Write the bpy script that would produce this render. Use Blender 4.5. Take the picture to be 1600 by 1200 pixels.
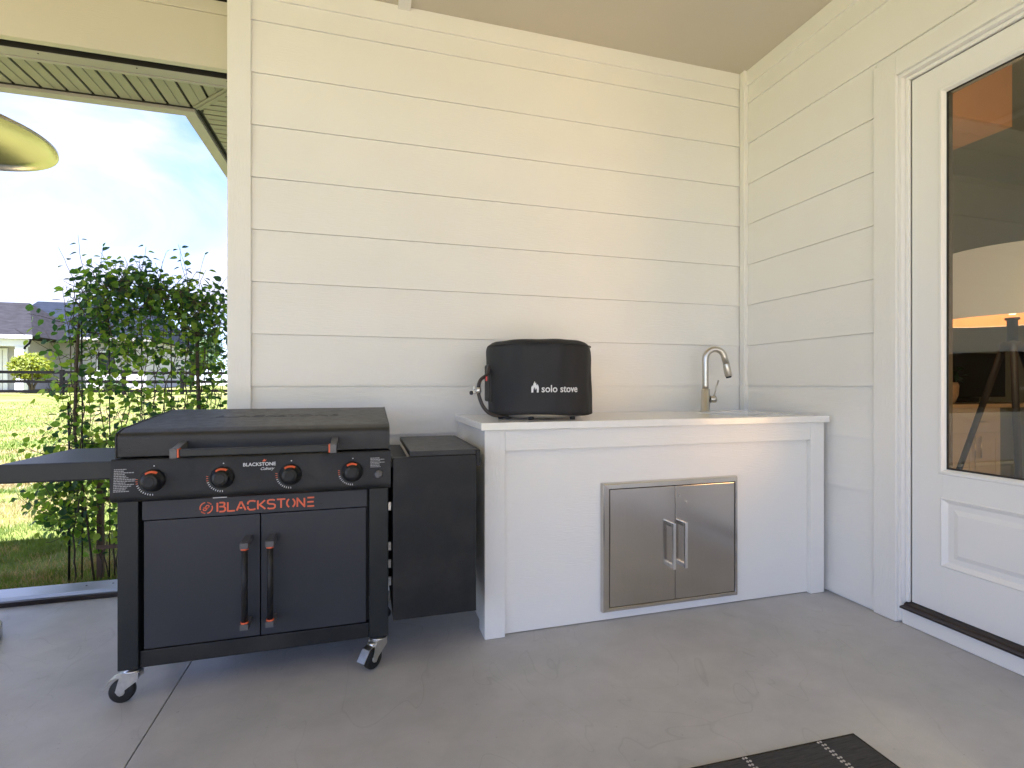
import bpy, bmesh, math, random
from mathutils import Vector, Matrix, noise
R = math.radians
random.seed(7)
S = bpy.context.scene
COL = S.collection
for o in list(bpy.data.objects): bpy.data.objects.remove(o)

# ------------------------------------------------------------------ camera, world, sun, exposure
cd = bpy.data.cameras.new('camera'); cam = bpy.data.objects.new('camera', cd); COL.objects.link(cam)
cd.sensor_width = 36; cd.lens = 36*795/1600; cd.clip_start = .02; cd.clip_end = 2000
cd.shift_y = 2/1600
cam.location = (0, 0, 1.10); cam.rotation_euler = (R(90), 0, R(-16.07))
S.camera = cam
SUN_EL, SUN_AZ = R(66), R(198)          # azimuth clockwise from +Y: the sun stands high behind the camera
W = bpy.data.worlds.new('World'); S.world = W; W.use_nodes = True
nt = W.node_tree; nt.nodes.clear()
def N(t, **k):
    n = nt.nodes.new(t)
    for a, b in k.items(): setattr(n, a, b)
    return n
out = N('ShaderNodeOutputWorld'); bg = N('ShaderNodeBackground'); bg.inputs[1].default_value = .078
sky = N('ShaderNodeTexSky'); sky.sky_type = 'NISHITA'; sky.sun_disc = False
sky.sun_elevation = SUN_EL; sky.sun_rotation = SUN_AZ; sky.air_density = .75; sky.dust_density = .1; sky.ozone_density = 1.0
tc = N('ShaderNodeTexCoord'); mp = N('ShaderNodeMapping'); mp.inputs['Scale'].default_value = (1.0, 1.0, 2.6)
mp.inputs['Rotation'].default_value = (0, R(14), R(20))
nz = N('ShaderNodeTexNoise'); nz.inputs['Scale'].default_value = 1.9; nz.inputs['Detail'].default_value = 9; nz.inputs['Roughness'].default_value = .55
nz.inputs['Distortion'].default_value = .5
cr = N('ShaderNodeValToRGB'); cr.color_ramp.elements[0].position = .36; cr.color_ramp.elements[1].position = .62
mx = N('ShaderNodeMix', data_type='RGBA'); mx.inputs[7].default_value = (2.75, 2.75, 2.8, 1)
L = nt.links.new
L(tc.outputs['Generated'], mp.inputs[0]); L(mp.outputs[0], nz.inputs['Vector']); L(nz.outputs[0], cr.inputs[0])
L(cr.outputs[0], mx.inputs[0]); L(sky.outputs[0], mx.inputs[6]); L(mx.outputs[2], bg.inputs[0]); L(bg.outputs[0], out.inputs[0])
sd = bpy.data.lights.new('sun', 'SUN'); sd.energy = 4.8; sd.angle = R(.6); sd.color = (1, .95, .86)
so = bpy.data.objects.new('sun', sd); COL.objects.link(so)
sv = Vector((math.sin(SUN_AZ)*math.cos(SUN_EL), math.cos(SUN_AZ)*math.cos(SUN_EL), math.sin(SUN_EL)))
so.rotation_euler = sv.to_track_quat('Z', 'Y').to_euler(); so.location = (0, -6, 12)
V = S.view_settings; V.view_transform = 'Standard'; V.look = 'None'; V.gamma = 1; V.use_curve_mapping = False
V.exposure = 2.55
V.use_white_balance = True; V.white_balance_temperature = 5550; V.white_balance_tint = 22
S.render.engine = 'CYCLES'
S.cycles.max_bounces = 10; S.cycles.diffuse_bounces = 6; S.cycles.transparent_max_bounces = 12

# ------------------------------------------------------------------ materials
def mat(name, col, rough=.5, metal=0, spec=.5, var=0, vscale=8, vstretch=(1,1,1), bump=0, bscale=60, bstretch=(1,1,1), rvar=0, trans=0, emit=None, coat=0, detail=5, col2=None, dust=0):
    m = bpy.data.materials.new(name); m.use_nodes = True
    t = m.node_tree; b = t.nodes['Principled BSDF']; ln = t.links.new
    b.inputs['Base Color'].default_value = (*col, 1); b.inputs['Roughness'].default_value = rough
    b.inputs['Metallic'].default_value = metal; b.inputs['Specular IOR Level'].default_value = spec
    if coat: b.inputs['Coat Weight'].default_value = coat
    g = t.nodes.new('ShaderNodeNewGeometry')
    def nzt(scale, st, det):
        mp = t.nodes.new('ShaderNodeMapping'); mp.inputs['Scale'].default_value = st; ln(g.outputs['Position'], mp.inputs[0])
        n = t.nodes.new('ShaderNodeTexNoise'); n.inputs['Scale'].default_value = scale; n.inputs['Detail'].default_value = det
        ln(mp.outputs[0], n.inputs['Vector']); return n
    if var:
        n = nzt(vscale, vstretch, detail); r = t.nodes.new('ShaderNodeMapRange')
        r.inputs[1].default_value = .3; r.inputs[2].default_value = .7
        ln(n.outputs[0], r.inputs[0])
        x = t.nodes.new('ShaderNodeMix'); x.data_type = 'RGBA'
        a = col2 if col2 else tuple(min(1, c*(1+var)) for c in col)
        x.inputs[6].default_value = (*[c*(1-var) for c in col], 1) if not col2 else (*col, 1); x.inputs[7].default_value = (*a, 1)
        ln(r.outputs[0], x.inputs[0]); ln(x.outputs[2], b.inputs['Base Color'])
        if rvar:
            r2 = t.nodes.new('ShaderNodeMapRange'); r2.inputs[1].default_value = .3; r2.inputs[2].default_value = .7
            r2.inputs[3].default_value = rough-rvar; r2.inputs[4].default_value = rough+rvar
            ln(n.outputs[0], r2.inputs[0]); ln(r2.outputs[0], b.inputs['Roughness'])
    if dust:
        src = b.inputs['Base Color'].links[0].from_socket
        f1 = nzt(230, (1,1,1), 3); f2 = nzt(7, (1,1,1), 6)
        a1 = t.nodes.new('ShaderNodeMapRange'); a1.inputs[1].default_value = .66; a1.inputs[2].default_value = .74; a1.inputs[4].default_value = .55; ln(f1.outputs[0], a1.inputs[0])
        a2 = t.nodes.new('ShaderNodeMapRange'); a2.inputs[1].default_value = .45; a2.inputs[2].default_value = .75; a2.inputs[4].default_value = .30; ln(f2.outputs[0], a2.inputs[0])
        ad = t.nodes.new('ShaderNodeMath'); ad.operation = 'ADD'; ln(a1.outputs[0], ad.inputs[0]); ln(a2.outputs[0], ad.inputs[1])
        mu = t.nodes.new('ShaderNodeMath'); mu.operation = 'MULTIPLY'; mu.inputs[1].default_value = dust; ln(ad.outputs[0], mu.inputs[0])
        xd = t.nodes.new('ShaderNodeMix'); xd.data_type = 'RGBA'; xd.inputs[7].default_value = (.16,.145,.125,1); ln(mu.outputs[0], xd.inputs[0]); ln(src, xd.inputs[6]); ln(xd.outputs[2], b.inputs['Base Color'])
    if bump:
        n = nzt(bscale, bstretch, 6); bp = t.nodes.new('ShaderNodeBump'); bp.inputs['Strength'].default_value = bump
        bp.inputs['Distance'].default_value = .004; ln(n.outputs[0], bp.inputs['Height']); ln(bp.outputs[0], b.inputs['Normal'])
    if trans:
        # thin leaf: diffuse + translucent
        tr = t.nodes.new('ShaderNodeBsdfTranslucent'); tr.inputs[0].default_value = (col[0]*1.9, col[1]*1.7, col[2]*.7, 1)
        ms = t.nodes.new('ShaderNodeMixShader'); ms.inputs[0].default_value = trans
        o = t.nodes['Material Output']; ln(b.outputs[0], ms.inputs[1]); ln(tr.outputs[0], ms.inputs[2]); ln(ms.outputs[0], o.inputs[0])
    if emit:
        b.inputs['Emission Color'].default_value = (*emit[:3], 1); b.inputs['Emission Strength'].default_value = emit[3]
    return m
M = {}
M['paintX'] = mat('white_paint_grain_x', (.78,.77,.74), .55, var=.015, vscale=3, bump=.30, bscale=22, bstretch=(1,6,9))
M['paintY'] = mat('white_paint_grain_y', (.78,.77,.74), .55, var=.015, vscale=3, bump=.30, bscale=22, bstretch=(6,1,9))
M['paintZ'] = mat('white_paint_grain_z', (.78,.77,.74), .5, var=.015, vscale=3, bump=.42, bscale=26, bstretch=(9,9,.9))
M['paint'] = mat('smooth_white_paint', (.80,.79,.77), .38, bump=.03, bscale=40)
M['headershaded'] = mat('shaded_header_paint', (.58,.54,.44), .55, var=.02, vscale=2, bump=.3, bscale=22, bstretch=(1,6,9))  # siding paint darkened to tan: upper corner shading put into the colour
M['ceiling'] = mat('ceiling_paint', (.57,.53,.43), .7, var=.02, vscale=2, bump=.08, bscale=120)
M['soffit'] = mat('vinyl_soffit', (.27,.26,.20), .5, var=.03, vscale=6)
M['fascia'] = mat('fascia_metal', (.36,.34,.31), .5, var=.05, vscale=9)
M['dark'] = mat('black_gap', (.012,.011,.010), .6)
M['blackm'] = mat('griddle_black_powder_coat', (.0075,.0082,.0095), .46, spec=.35, dust=.35, var=.25, vscale=40, bump=.25, bscale=520, rvar=.08)
M['lid'] = mat('griddle_lid_texture', (.010,.010,.011), .42, spec=.5, dust=.22, var=.16, vscale=30, bump=.35, bscale=420, rvar=.05, detail=9)
M['slate'] = mat('griddle_slate_door', (.024,.0265,.035), .44, spec=.4, dust=.06, var=.06, vscale=5, bump=.05, bscale=700, rvar=.03)
M['legm'] = mat('griddle_leg_paint', (.010,.0125,.0135), .42, spec=.4, dust=.06, var=.1, vscale=12, bump=.08, bscale=600)
M['orange'] = mat('orange_print', (.72,.13,.045), .45)
M['white'] = mat('white_print', (.72,.72,.72), .5)
M['print'] = mat('grey_fine_print', (.30,.30,.31), .5)
M['knob'] = mat('knob_plastic', (.010,.011,.012), .42, bump=.05, bscale=300)
M['greybtn'] = mat('grey_igniter_plastic', (.09,.09,.095), .4)
M['rubber'] = mat('black_rubber', (.008,.008,.009), .5)
M['zinc'] = mat('zinc_plated_steel', (.72,.72,.70), .28, metal=1, var=.1, vscale=60)
M['steel'] = mat('brushed_stainless', (.57,.53,.48), .19, metal=1, var=.02, vscale=14, vstretch=(16,16,.2), rvar=.02, detail=2)
M['steelh'] = mat('brushed_stainless_trim', (.66,.63,.58), .22, metal=1)
M['chrome'] = mat('satin_handle_metal', (.92,.92,.91), .16, metal=1)
M['nickel'] = mat('brushed_nickel', (.56,.535,.49), .30, metal=1)
M['quartz'] = mat('white_quartz', (.80,.79,.76), .16, var=.02, vscale=30, spec=.5)
M['sink'] = mat('sink_white_enamel', (.78,.80,.82), .2)
M['cover'] = mat('black_nylon_cover', (.012,.012,.0145), .68, var=.2, vscale=7, bump=1.0, bscale=9, bstretch=(1,1,.7))
M['hose'] = mat('gas_hose_rubber', (.03,.024,.024), .4)
M['red'] = mat('red_tag', (.5,.04,.04), .5)
M['foot'] = mat('dark_foot', (.02,.02,.02), .5)
M['gold'] = mat('heater_reflector_aluminium', (.50,.46,.32), .24, metal=1, var=.06, vscale=9, bump=.12, bscale=12)
M['heaterpost'] = mat('heater_stainless', (.6,.6,.6), .2, metal=1)
M['alu'] = mat('weathered_aluminium_sill', (.42,.45,.50), .36, metal=.5, var=.10, vscale=9, vstretch=(1,3,1), rvar=.08)
M['bronze'] = mat('bronze_threshold', (.035,.025,.022), .35, metal=.3)
M['house'] = mat('pale_house_wall', (.42,.40,.40), .7, var=.04, vscale=2)
M['roofgrey'] = mat('grey_shingle', (.022,.021,.023), .85, spec=.1, var=.3, vscale=2.5, vstretch=(1,1,6), bump=.3, bscale=8)
M['roofblue'] = mat('slate_shingle', (.012,.016,.025), .8, spec=.1, var=.3, vscale=2.5, vstretch=(1,1,6), bump=.3, bscale=8)
M['fence'] = mat('dark_stained_fence_wood', (.006,.0055,.0055), .8, spec=.1, var=.3, vscale=5)
M['stake'] = mat('dark_metal_stake', (.018,.016,.015), .5)
M['wood'] = mat('weathered_trellis_wood', (.10,.062,.042), .8, var=.35, vscale=30, vstretch=(1,1,.15), bump=.5, bscale=60, bstretch=(1,1,.1))
M['stem'] = mat('vine_stem', (.06,.045,.03), .8, var=.3, vscale=50, bump=.5, bscale=200)
for i, c in enumerate([(.045,.12,.024), (.13,.25,.03), (.022,.068,.032), (.21,.32,.04)]):
    M['leaf%d'%i] = mat('vine_leaf_%d'%i, c, .42, var=.2, vscale=40, trans=.55)
M['shrub'] = mat('golden_shrub_leaf', (.20,.24,.018), .6, var=.3, vscale=9, trans=.35)
M['tree'] = mat('far_tree_leaf', (.055,.095,.035), .7, var=.35, vscale=2, trans=.25)
M['tree2'] = mat('far_tree_leaf_hazed', (.075,.11,.07), .7, var=.3, vscale=2, trans=.25)  # bluish tone stands in for distance haze
M['bark'] = mat('tree_bark', (.09,.07,.05), .9, var=.3, vscale=8)
M['cabw'] = mat('interior_cream_cabinet', (.45,.42,.38), .5, var=.02)
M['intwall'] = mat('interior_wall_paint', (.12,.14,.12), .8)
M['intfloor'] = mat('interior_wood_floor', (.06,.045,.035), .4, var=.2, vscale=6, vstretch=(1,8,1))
M['beam'] = mat('interior_bulkhead_lamp_tint', (.40,.23,.115), .6, var=.08, vscale=3)  # tan base colour carries the warm lamplight falling on it
M['basket'] = mat('woven_basket', (.32,.24,.17), .8, var=.2, vscale=60, bump=.6, bscale=90)
M['screen'] = mat('tv_black', (.006,.006,.007), .12)
M['ctop'] = mat('interior_counter', (.45,.37,.28), .3)
M['tripod'] = mat('lamp_black_tripod', (.003,.0035,.004), .6, spec=.15)
M['shade'] = mat('lamp_linen_shade', (.55,.50,.43), .9, emit=(1,.75,.5,.035), trans=.03)
M['glow_lining'] = mat('lamp_shade_glow_tint', (.35,.15,.055), .9)  # orange base colour carries the lamp's glow inside the shade
M['bulb'] = mat('lamp_glow_underside', (.9,.7,.45), .9, emit=(1,.58,.24,1.2))
M['lawnblade0'] = mat('grass_blade_green', (.12,.18,.032), .55, var=.4, vscale=6, trans=.35)
M['lawnblade1'] = mat('grass_blade_straw', (.33,.26,.13), .7, var=.3, vscale=6, trans=.2)

def special(name):
    m = bpy.data.materials.new(name); m.use_nodes = True; t = m.node_tree
    b = t.nodes['Principled BSDF']; g = t.nodes.new('ShaderNodeNewGeometry')
    def nn(scale, st=(1,1,1), det=6, rough=.55, dist=0):
        mp = t.nodes.new('ShaderNodeMapping'); mp.inputs['Scale'].default_value = st; t.links.new(g.outputs['Position'], mp.inputs[0])
        n = t.nodes.new('ShaderNodeTexNoise'); n.inputs['Scale'].default_value = scale; n.inputs['Detail'].default_value = det
        n.inputs['Roughness'].default_value = rough; n.inputs['Distortion'].default_value = dist
        t.links.new(mp.outputs[0], n.inputs['Vector']); return n
    def ramp(src, stops):
        r = t.nodes.new('ShaderNodeValToRGB'); e = r.color_ramp.elements
        while len(e) < len(stops): e.new(.5)
        for x, (p, c) in zip(e, stops): x.position = p; x.color = (*c, 1)
        t.links.new(src, r.inputs[0]); return r
    def mixc(fac, a, bb, mode='MIX'):
        x = t.nodes.new('ShaderNodeMix'); x.data_type = 'RGBA'; x.blend_type = mode
        if hasattr(fac, 'links'): t.links.new(fac, x.inputs[0])
        else: x.inputs[0].default_value = fac
        t.links.new(a, x.inputs[6])
        if hasattr(bb, 'links'): t.links.new(bb, x.inputs[7])
        else: x.inputs[7].default_value = (*bb, 1)
        return x.outputs[2]
    return m, t, b, g, nn, ramp, mixc
# concrete slab
m, t, b, g, nn, ramp, mixc = special('trowelled_concrete'); M['concrete'] = m
c1 = ramp(nn(1.3, det=8, rough=.6, dist=.6).outputs[0], [(.30,(.39,.39,.395)), (.52,(.44,.44,.445)), (.72,(.49,.485,.48))]).outputs[0]
c2 = ramp(nn(6, (1,1.2,1), 9, .65, .3).outputs[0], [(.3,(.90,.895,.89)), (.65,(1.04,1.035,1.03))]).outputs[0]
c3 = ramp(nn(55, det=3).outputs[0], [(.25,(.60,.58,.56)), (.31,(1,1,1))]).outputs[0]
x = mixc(1.0, c1, c2, 'MULTIPLY'); x = mixc(.6, x, c3, 'MULTIPLY')
# hairline scratches
wv = nn(2.2, (1,.45,1), 2, .5, 2.0); sc = ramp(wv.outputs[0], [(.495,(1,1,1)), (.4985,(.76,.75,.74)), (.502,(1,1,1))]).outputs[0]
x = mixc(.8, x, sc, 'MULTIPLY')
t.links.new(x, b.inputs['Base Color'])
rr = ramp(nn(2.4, det=7, dist=.5).outputs[0], [(.3,(.34,)*3), (.7,(.52,)*3)]); t.links.new(rr.outputs[0], b.inputs['Roughness'])
bp = t.nodes.new('ShaderNodeBump'); bp.inputs['Strength'].default_value = .05; bp.inputs['Distance'].default_value = .002
t.links.new(nn(38, (1,1.8,1), 8, .65).outputs[0], bp.inputs['Height']); t.links.new(bp.outputs[0], b.inputs['Normal'])
# lawn
m, t, b, g, nn, ramp, mixc = special('lawn_ground'); M['lawn'] = m
c1 = ramp(nn(.55, det=8, rough=.65).outputs[0], [(.36,(.23,.185,.095)), (.50,(.17,.19,.05)), (.66,(.13,.17,.036))]).outputs[0]
c2 = ramp(nn(9, det=6, rough=.7).outputs[0], [(.3,(.62,.66,.6)), (.7,(1.25,1.2,1.1))]).outputs[0]
x = mixc(1.0, c1, c2, 'MULTIPLY'); t.links.new(x, b.inputs['Base Color']); b.inputs['Roughness'].default_value = .9; b.inputs['Specular IOR Level'].default_value = .1
bp = t.nodes.new('ShaderNodeBump'); bp.inputs['Strength'].default_value = .6; bp.inputs['Distance'].default_value = .03
t.links.new(nn(24, det=5).outputs[0], bp.inputs['Height']); t.links.new(bp.outputs[0], b.inputs['Normal'])
# rug
m, t, b, g, nn, ramp, mixc = special('woven_charcoal_rug'); M['rug'] = m
c1 = ramp(nn(70, (.25,3.2,1), 4, .7).outputs[0], [(.3,(.022,.022,.023)), (.7,(.075,.072,.068))]).outputs[0]
wv = t.nodes.new('ShaderNodeTexWave'); wv.inputs['Scale'].default_value = 90; wv.bands_direction = 'DIAGONAL'; t.links.new(g.outputs['Position'], wv.inputs[0])
x = mixc(.6, c1, ramp(wv.outputs[0], [(.2,(.6,.6,.6)), (.8,(1.25,1.25,1.25))]).outputs[0], 'MULTIPLY')
t.links.new(x, b.inputs['Base Color']); b.inputs['Roughness'].default_value = .95
bp = t.nodes.new('ShaderNodeBump'); bp.inputs['Strength'].default_value = .8; bp.inputs['Distance'].default_value = .002
t.links.new(wv.outputs[0], bp.inputs['Height']); t.links.new(bp.outputs[0], b.inputs['Normal'])
M['deck'] = mat('tan_bounce_deck', (.50,.36,.15), .8, var=.1, vscale=1.5)  # tan tone chosen so the added surface reflects warm light
M['rugwhite'] = mat('rug_ivory_yarn', (.50,.47,.42), .95, var=.2, vscale=200, bump=.5, bscale=300)
# glass pane
m = bpy.data.materials.new('window_glass'); m.use_nodes = True; t = m.node_tree; t.nodes.clear(); M['glass'] = m
o = t.nodes.new('ShaderNodeOutputMaterial'); tr = t.nodes.new('ShaderNodeBsdfTransparent'); tr.inputs[0].default_value = (.78,.86,.82,1)
gl = t.nodes.new('ShaderNodeBsdfGlossy'); gl.inputs['Roughness'].default_value = 0.0; gl.inputs[0].default_value = (.92,.97,.95,1)
fr = t.nodes.new('ShaderNodeFresnel'); fr.inputs[0].default_value = 1.5
ml = t.nodes.new('ShaderNodeMath'); ml.operation = 'MULTIPLY'; ml.inputs[1].default_value = 2.6; ml.use_clamp = True
ms = t.nodes.new('ShaderNodeMixShader'); gg = t.nodes.new('ShaderNodeNewGeometry'); sb = t.nodes.new('ShaderNodeMath'); sb.operation = 'SUBTRACT'; sb.inputs[0].default_value = 1; sb.use_clamp = True; t.links.new(gg.outputs['Backfacing'], sb.inputs[1])
m2 = t.nodes.new('ShaderNodeMath'); m2.operation = 'MULTIPLY'; t.links.new(fr.outputs[0], ml.inputs[0]); t.links.new(ml.outputs[0], m2.inputs[0]); t.links.new(sb.outputs[0], m2.inputs[1]); t.links.new(m2.outputs[0], ms.inputs[0])
t.links.new(tr.outputs[0], ms.inputs[1]); t.links.new(gl.outputs[0], ms.inputs[2]); t.links.new(ms.outputs[0], o.inputs[0])

# ------------------------------------------------------------------ mesh helpers
class MB:
    def __init__(s): s.v = []; s.f = []; s.sm = []
    def add(s, vs, fs, smooth=False):
        n = len(s.v); s.v += [tuple(v) for v in vs]; s.f += [tuple(i+n for i in f) for f in fs]; s.sm += [smooth]*len(fs); return s
    def box(s, x0, x1, y0, y1, z0, z1, bev=0):
        if bev:
            bm = bmesh.new(); bmesh.ops.create_cube(bm, size=1)
            for v in bm.verts: v.co = Vector(((x0+x1)/2+v.co.x*(x1-x0), (y0+y1)/2+v.co.y*(y1-y0), (z0+z1)/2+v.co.z*(z1-z0)))
            bmesh.ops.bevel(bm, geom=bm.edges[:], offset=min(bev, .45*min(abs(x1-x0), abs(y1-y0), abs(z1-z0))), segments=2, profile=.6, affect='EDGES')
            bm.verts.index_update(); s.add([v.co for v in bm.verts], [[v.index for v in f.verts] for f in bm.faces]); bm.free(); return s
        v = [(x,y,z) for x in (x0,x1) for y in (y0,y1) for z in (z0,z1)]
        return s.add(v, [(0,1,3,2),(4,6,7,5),(0,4,5,1),(2,3,7,6),(0,2,6,4),(1,5,7,3)])
    def prism(s, pts, axis, a, b, smooth=False):
        """2D outline extruded along an axis ('x','y','z')"""
        n = len(pts)
        def P(p, w): return (w, p[0], p[1]) if axis == 'x' else (p[0], w, p[1]) if axis == 'y' else (p[0], p[1], w)
        vs = [P(p, a) for p in pts] + [P(p, b) for p in pts]
        s.add(vs, [(i, (i+1) % n, n+(i+1) % n, n+i) for i in range(n)], smooth)
        k = len(s.v)-2*n; s.f += [tuple(k+i for i in range(n-1,-1,-1)), tuple(k+n+i for i in range(n))]; s.sm += [False, False]; return s
    def tube(s, pts, r, seg=12, caps=True):
        pts = [Vector(p) for p in pts]; n = len(pts); rr = r if isinstance(r, (list, tuple)) else [r]*n
        up = None; vs = []; fs = []
        for i, p in enumerate(pts):
            d = (pts[min(i+1, n-1)]-pts[max(i-1, 0)]).normalized()
            if up is None: up = d.orthogonal().normalized()
            up = (up-d*up.dot(d)); up = up.normalized() if up.length > 1e-6 else d.orthogonal().normalized()
            q = d.cross(up)
            for k in range(seg):
                a = 2*math.pi*k/seg; vs.append(p+(up*math.cos(a)+q*math.sin(a))*rr[i])
        for i in range(n-1):
            for k in range(seg):
                k2 = (k+1) % seg; fs.append((i*seg+k, i*seg+k2, (i+1)*seg+k2, (i+1)*seg+k))
        s.add(vs, fs, True)
        if caps:
            k = len(s.v)-n*seg; s.f += [tuple(k+i for i in range(seg-1,-1,-1)), tuple(k+(n-1)*seg+i for i in range(seg))]; s.sm += [False, False]
        return s
    def lathe(s, prof, c, axis=(0,0,1), seg=32, smooth=True, capped=True):
        """prof: (radius, height) pairs along axis from c"""
        ax = Vector(axis).normalized(); u = ax.orthogonal().normalized(); w = ax.cross(u); c = Vector(c); vs = []
        for r, h in prof:
            for k in range(seg):
                a = 2*math.pi*k/seg; vs.append(c+ax*h+(u*math.cos(a)+w*math.sin(a))*r)
        n = len(prof); s.add(vs, [(i*seg+k, i*seg+(k+1) % seg, (i+1)*seg+(k+1) % seg, (i+1)*seg+k) for i in range(n-1) for k in range(seg)], smooth)
        if capped:
            k = len(s.v)-n*seg; s.f += [tuple(k+i for i in range(seg-1,-1,-1)), tuple(k+(n-1)*seg+i for i in range(seg))]; s.sm += [False, False]
        return s
    def mesh(s, name, m):
        me = bpy.data.meshes.new(name); me.from_pydata(s.v, [], s.f)
        me.polygons.foreach_set('use_smooth', s.sm)
        for mm in (m if isinstance(m, (list, tuple)) else [m]): me.materials.append(mm)
        me.update(); return me
def wl(o):
    p = Vector(o.location)
    while o.parent: o = o.parent; p += Vector(o.location)
    return p
def link(name, me, parent=None):
    o = bpy.data.objects.new(name, me); COL.objects.link(o)
    if parent is not None: o.parent = parent; o.location = -wl(parent)
    return o
def build(name, mb, m, parent=None): return link(name, mb.mesh(name, m), parent)
def tag(o, label=None, cat=None, group=None, kind=None):
    for k, v in (('label', label), ('category', cat), ('group', group), ('kind', kind)):
        if v: o[k] = v
    return o
def thing(name, loc, label, cat, group=None):
    o = bpy.data.objects.new(name, None); COL.objects.link(o); o.location = loc; o.empty_display_size = .1
    return tag(o, label, cat, group)
def text_mesh(txt, size, extrude=.0006, bold=0, shear=0, spacing=1.0):
    c = bpy.data.curves.new('txt', 'FONT'); c.body = txt; c.size = size; c.extrude = extrude; c.offset = bold; c.shear = shear
    c.space_character = spacing; c.align_x = 'CENTER'; c.align_y = 'CENTER'; c.resolution_u = 4
    o = bpy.data.objects.new('txt', c); COL.objects.link(o); dg = bpy.context.evaluated_depsgraph_get()
    me = bpy.data.meshes.new_from_object(o.evaluated_get(dg)); bpy.data.objects.remove(o); return me
def put_text(name, me, m, parent, T):
    me.transform(T); me.materials.clear(); me.materials.append(m); me.name = name; return link(name, me, parent)
def fold(T):  # text faces -Y: local x->X, local y->Z
    return Matrix.Translation(T) @ Matrix.Rotation(R(90), 4, 'X')

# ------------------------------------------------------------------ setting: ground, slab, sky is the world
def gz(y): return -.10 if y < 8 else min(1.0, -.10+.0375*(y-8))
mb = MB(); xs = [-300,-120,-60,-30,-15,-8,-4,4,12,40,120,300]; ys = [-300,-100,-30,-8,3.27,5,8,12,20,28,34,40,60,120,300,600]
vs = [(x, y, gz(y)) for y in ys for x in xs]; nx = len(xs)
mb.add(vs, [(j*nx+i, j*nx+i+1, (j+1)*nx+i+1, (j+1)*nx+i) for j in range(len(ys)-1) for i in range(nx-1)])
tag(build('lawn', mb, M['lawn']), kind='structure')
# concrete slab with a sawn joint (two slabs, 4 mm apart, over a dark base)
mb = MB(); mb.box(-4.2, -.668, -3.0, 3.16, -.14, 0, .0015); mb.box(-.664, 2.40, -3.0, 3.16, -.14, 0, .0015)
floor = tag(build('patio_floor', mb, M['concrete']), kind='structure')
mb = MB(); mb.box(-.675, -.657, -2.98, 3.14, -.12, -.006); build('joint', mb, M['dark'], floor)
# unseen deck added behind and left of the camera to bounce warm sunlight in
tag(build('bounce_deck', MB().box(-5.6, 2.40, -9.0, -3.012, -.16, -.02).box(-5.6, -4.212, -3.0, 3.0, -.16, -.02), M['deck']), kind='structure')
# ceiling
CZ = 3.135
mb = MB(); mb.box(-4.3, 2.60, -2.6, 3.0, CZ, CZ+.05)
ceil = tag(build('patio_ceiling', mb, M['ceiling']), kind='structure')
mb = MB(); mb.box(.168, .232, -2.5, 2.785, CZ-.022, CZ-.0005, .002); build('batten', mb, M['paintY'], ceil)
# roof over it (sloping shingled plane, seen only from outside)
mb = MB()
mb.add([(-4.6,3.53,2.84),(3.2,3.53,2.84),(3.2,.3,4.3),(-4.6,.3,4.3),(3.2,-3.0,2.84),(-4.6,-3.0,2.84)], [(0,1,2,3),(3,2,4,5)])
mb.add([(-1.02,3.0,2.84),(-1.02,12.3,2.84),(3.2,12.3,4.6),(3.2,3.0,4.6)], [(0,1,2,3)])
roof = thing('patio_roof', (0,0,2.9), 'roof of the covered patio above the white siding walls', 'roof')
build('shingles', mb, M['roofgrey'], roof)

# ------------------------------------------------------------------ siding walls
YB, XR = 2.80, 2.387; P0, PITCH = 1.0965, .2607
def zk(k): return P0+PITCH*k
back = thing('siding_wall', (.9, YB, 0), 'back wall of wide white lap siding behind the griddle and sink counter', 'wall')
mb = MB(); mb.box(-.636, 2.60, YB, YB+.16, 0, CZ, 0); build('backing', mb, M['paint'], back)
for k in range(-4, 8):
    z0 = max(zk(k), .01); z1 = min(zk(k+1), 3.035) if k < 7 else 3.04
    mb = MB(); mb.prism([(YB-.0135, z0), (YB-.001, z0), (YB-.001, z1-.001), (YB-.0045, z1-.001)], 'x', -.545, 2.385); build('plank', mb, M['paintX'], back)
mb = MB(); mb.box(-.545, 2.3495, YB-.016, YB-.001, 3.036, CZ-.001, .001); build('frieze_board', mb, M['paintX'], back)
mb = MB(); mb.box(-.641, -.545, YB-.024, YB+.005, .002, CZ-.001, .002); build('corner_board', mb, M['paintZ'], back)
mb = MB(); mb.box(-.657, -.637, YB+.006, YB+.165, .002, CZ-.001, .002); build('corner_board', mb, M['paintZ'], back)
right = thing('siding_wall', (XR, 0, 0), 'white lap siding wall with the glazed door, meeting the back wall at the sink', 'wall')
mb = MB(); mb.box(XR, XR+.14, 1.777, YB-.001, 0, CZ); mb.box(XR, XR+.14, -3.0, .749, 0, CZ); mb.box(XR, XR+.14, .7495, 1.7765, 2.54, CZ); build('backing', mb, M['paint'], right)
def rplank(y0, y1, z0, z1):
    mb = MB(); mb.add([(XR-.0135,y0,z0),(XR-.001,y0,z0),(XR-.001,y0,z1-.001),(XR-.0045,y0,z1-.001),(XR-.0135,y1,z0),(XR-.001,y1,z0),(XR-.001,y1,z1-.001),(XR-.0045,y1,z1-.001)],
       [(0,1,2,3),(7,6,5,4),(0,4,5,1),(1,5,6,2),(2,6,7,3),(3,7,4,0)]); build('plank', mb, M['paintY'], right)
for k in range(-4, 8):
    z0 = max(zk(k), .012) if k > -4 else .012; z1 = zk(k+1) if k < 7 else 3.04
    if zk(k+1) < 2.66: rplank(1.886, 2.741, z0, z1); rplank(-2.9, .64, z0, z1)
    elif zk(k) < 2.64: rplank(1.886, 2.741, z0, z1); rplank(-2.9, .64, z0, z1)
    else: rplank(-2.9, 2.741, z0, z1)
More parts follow.
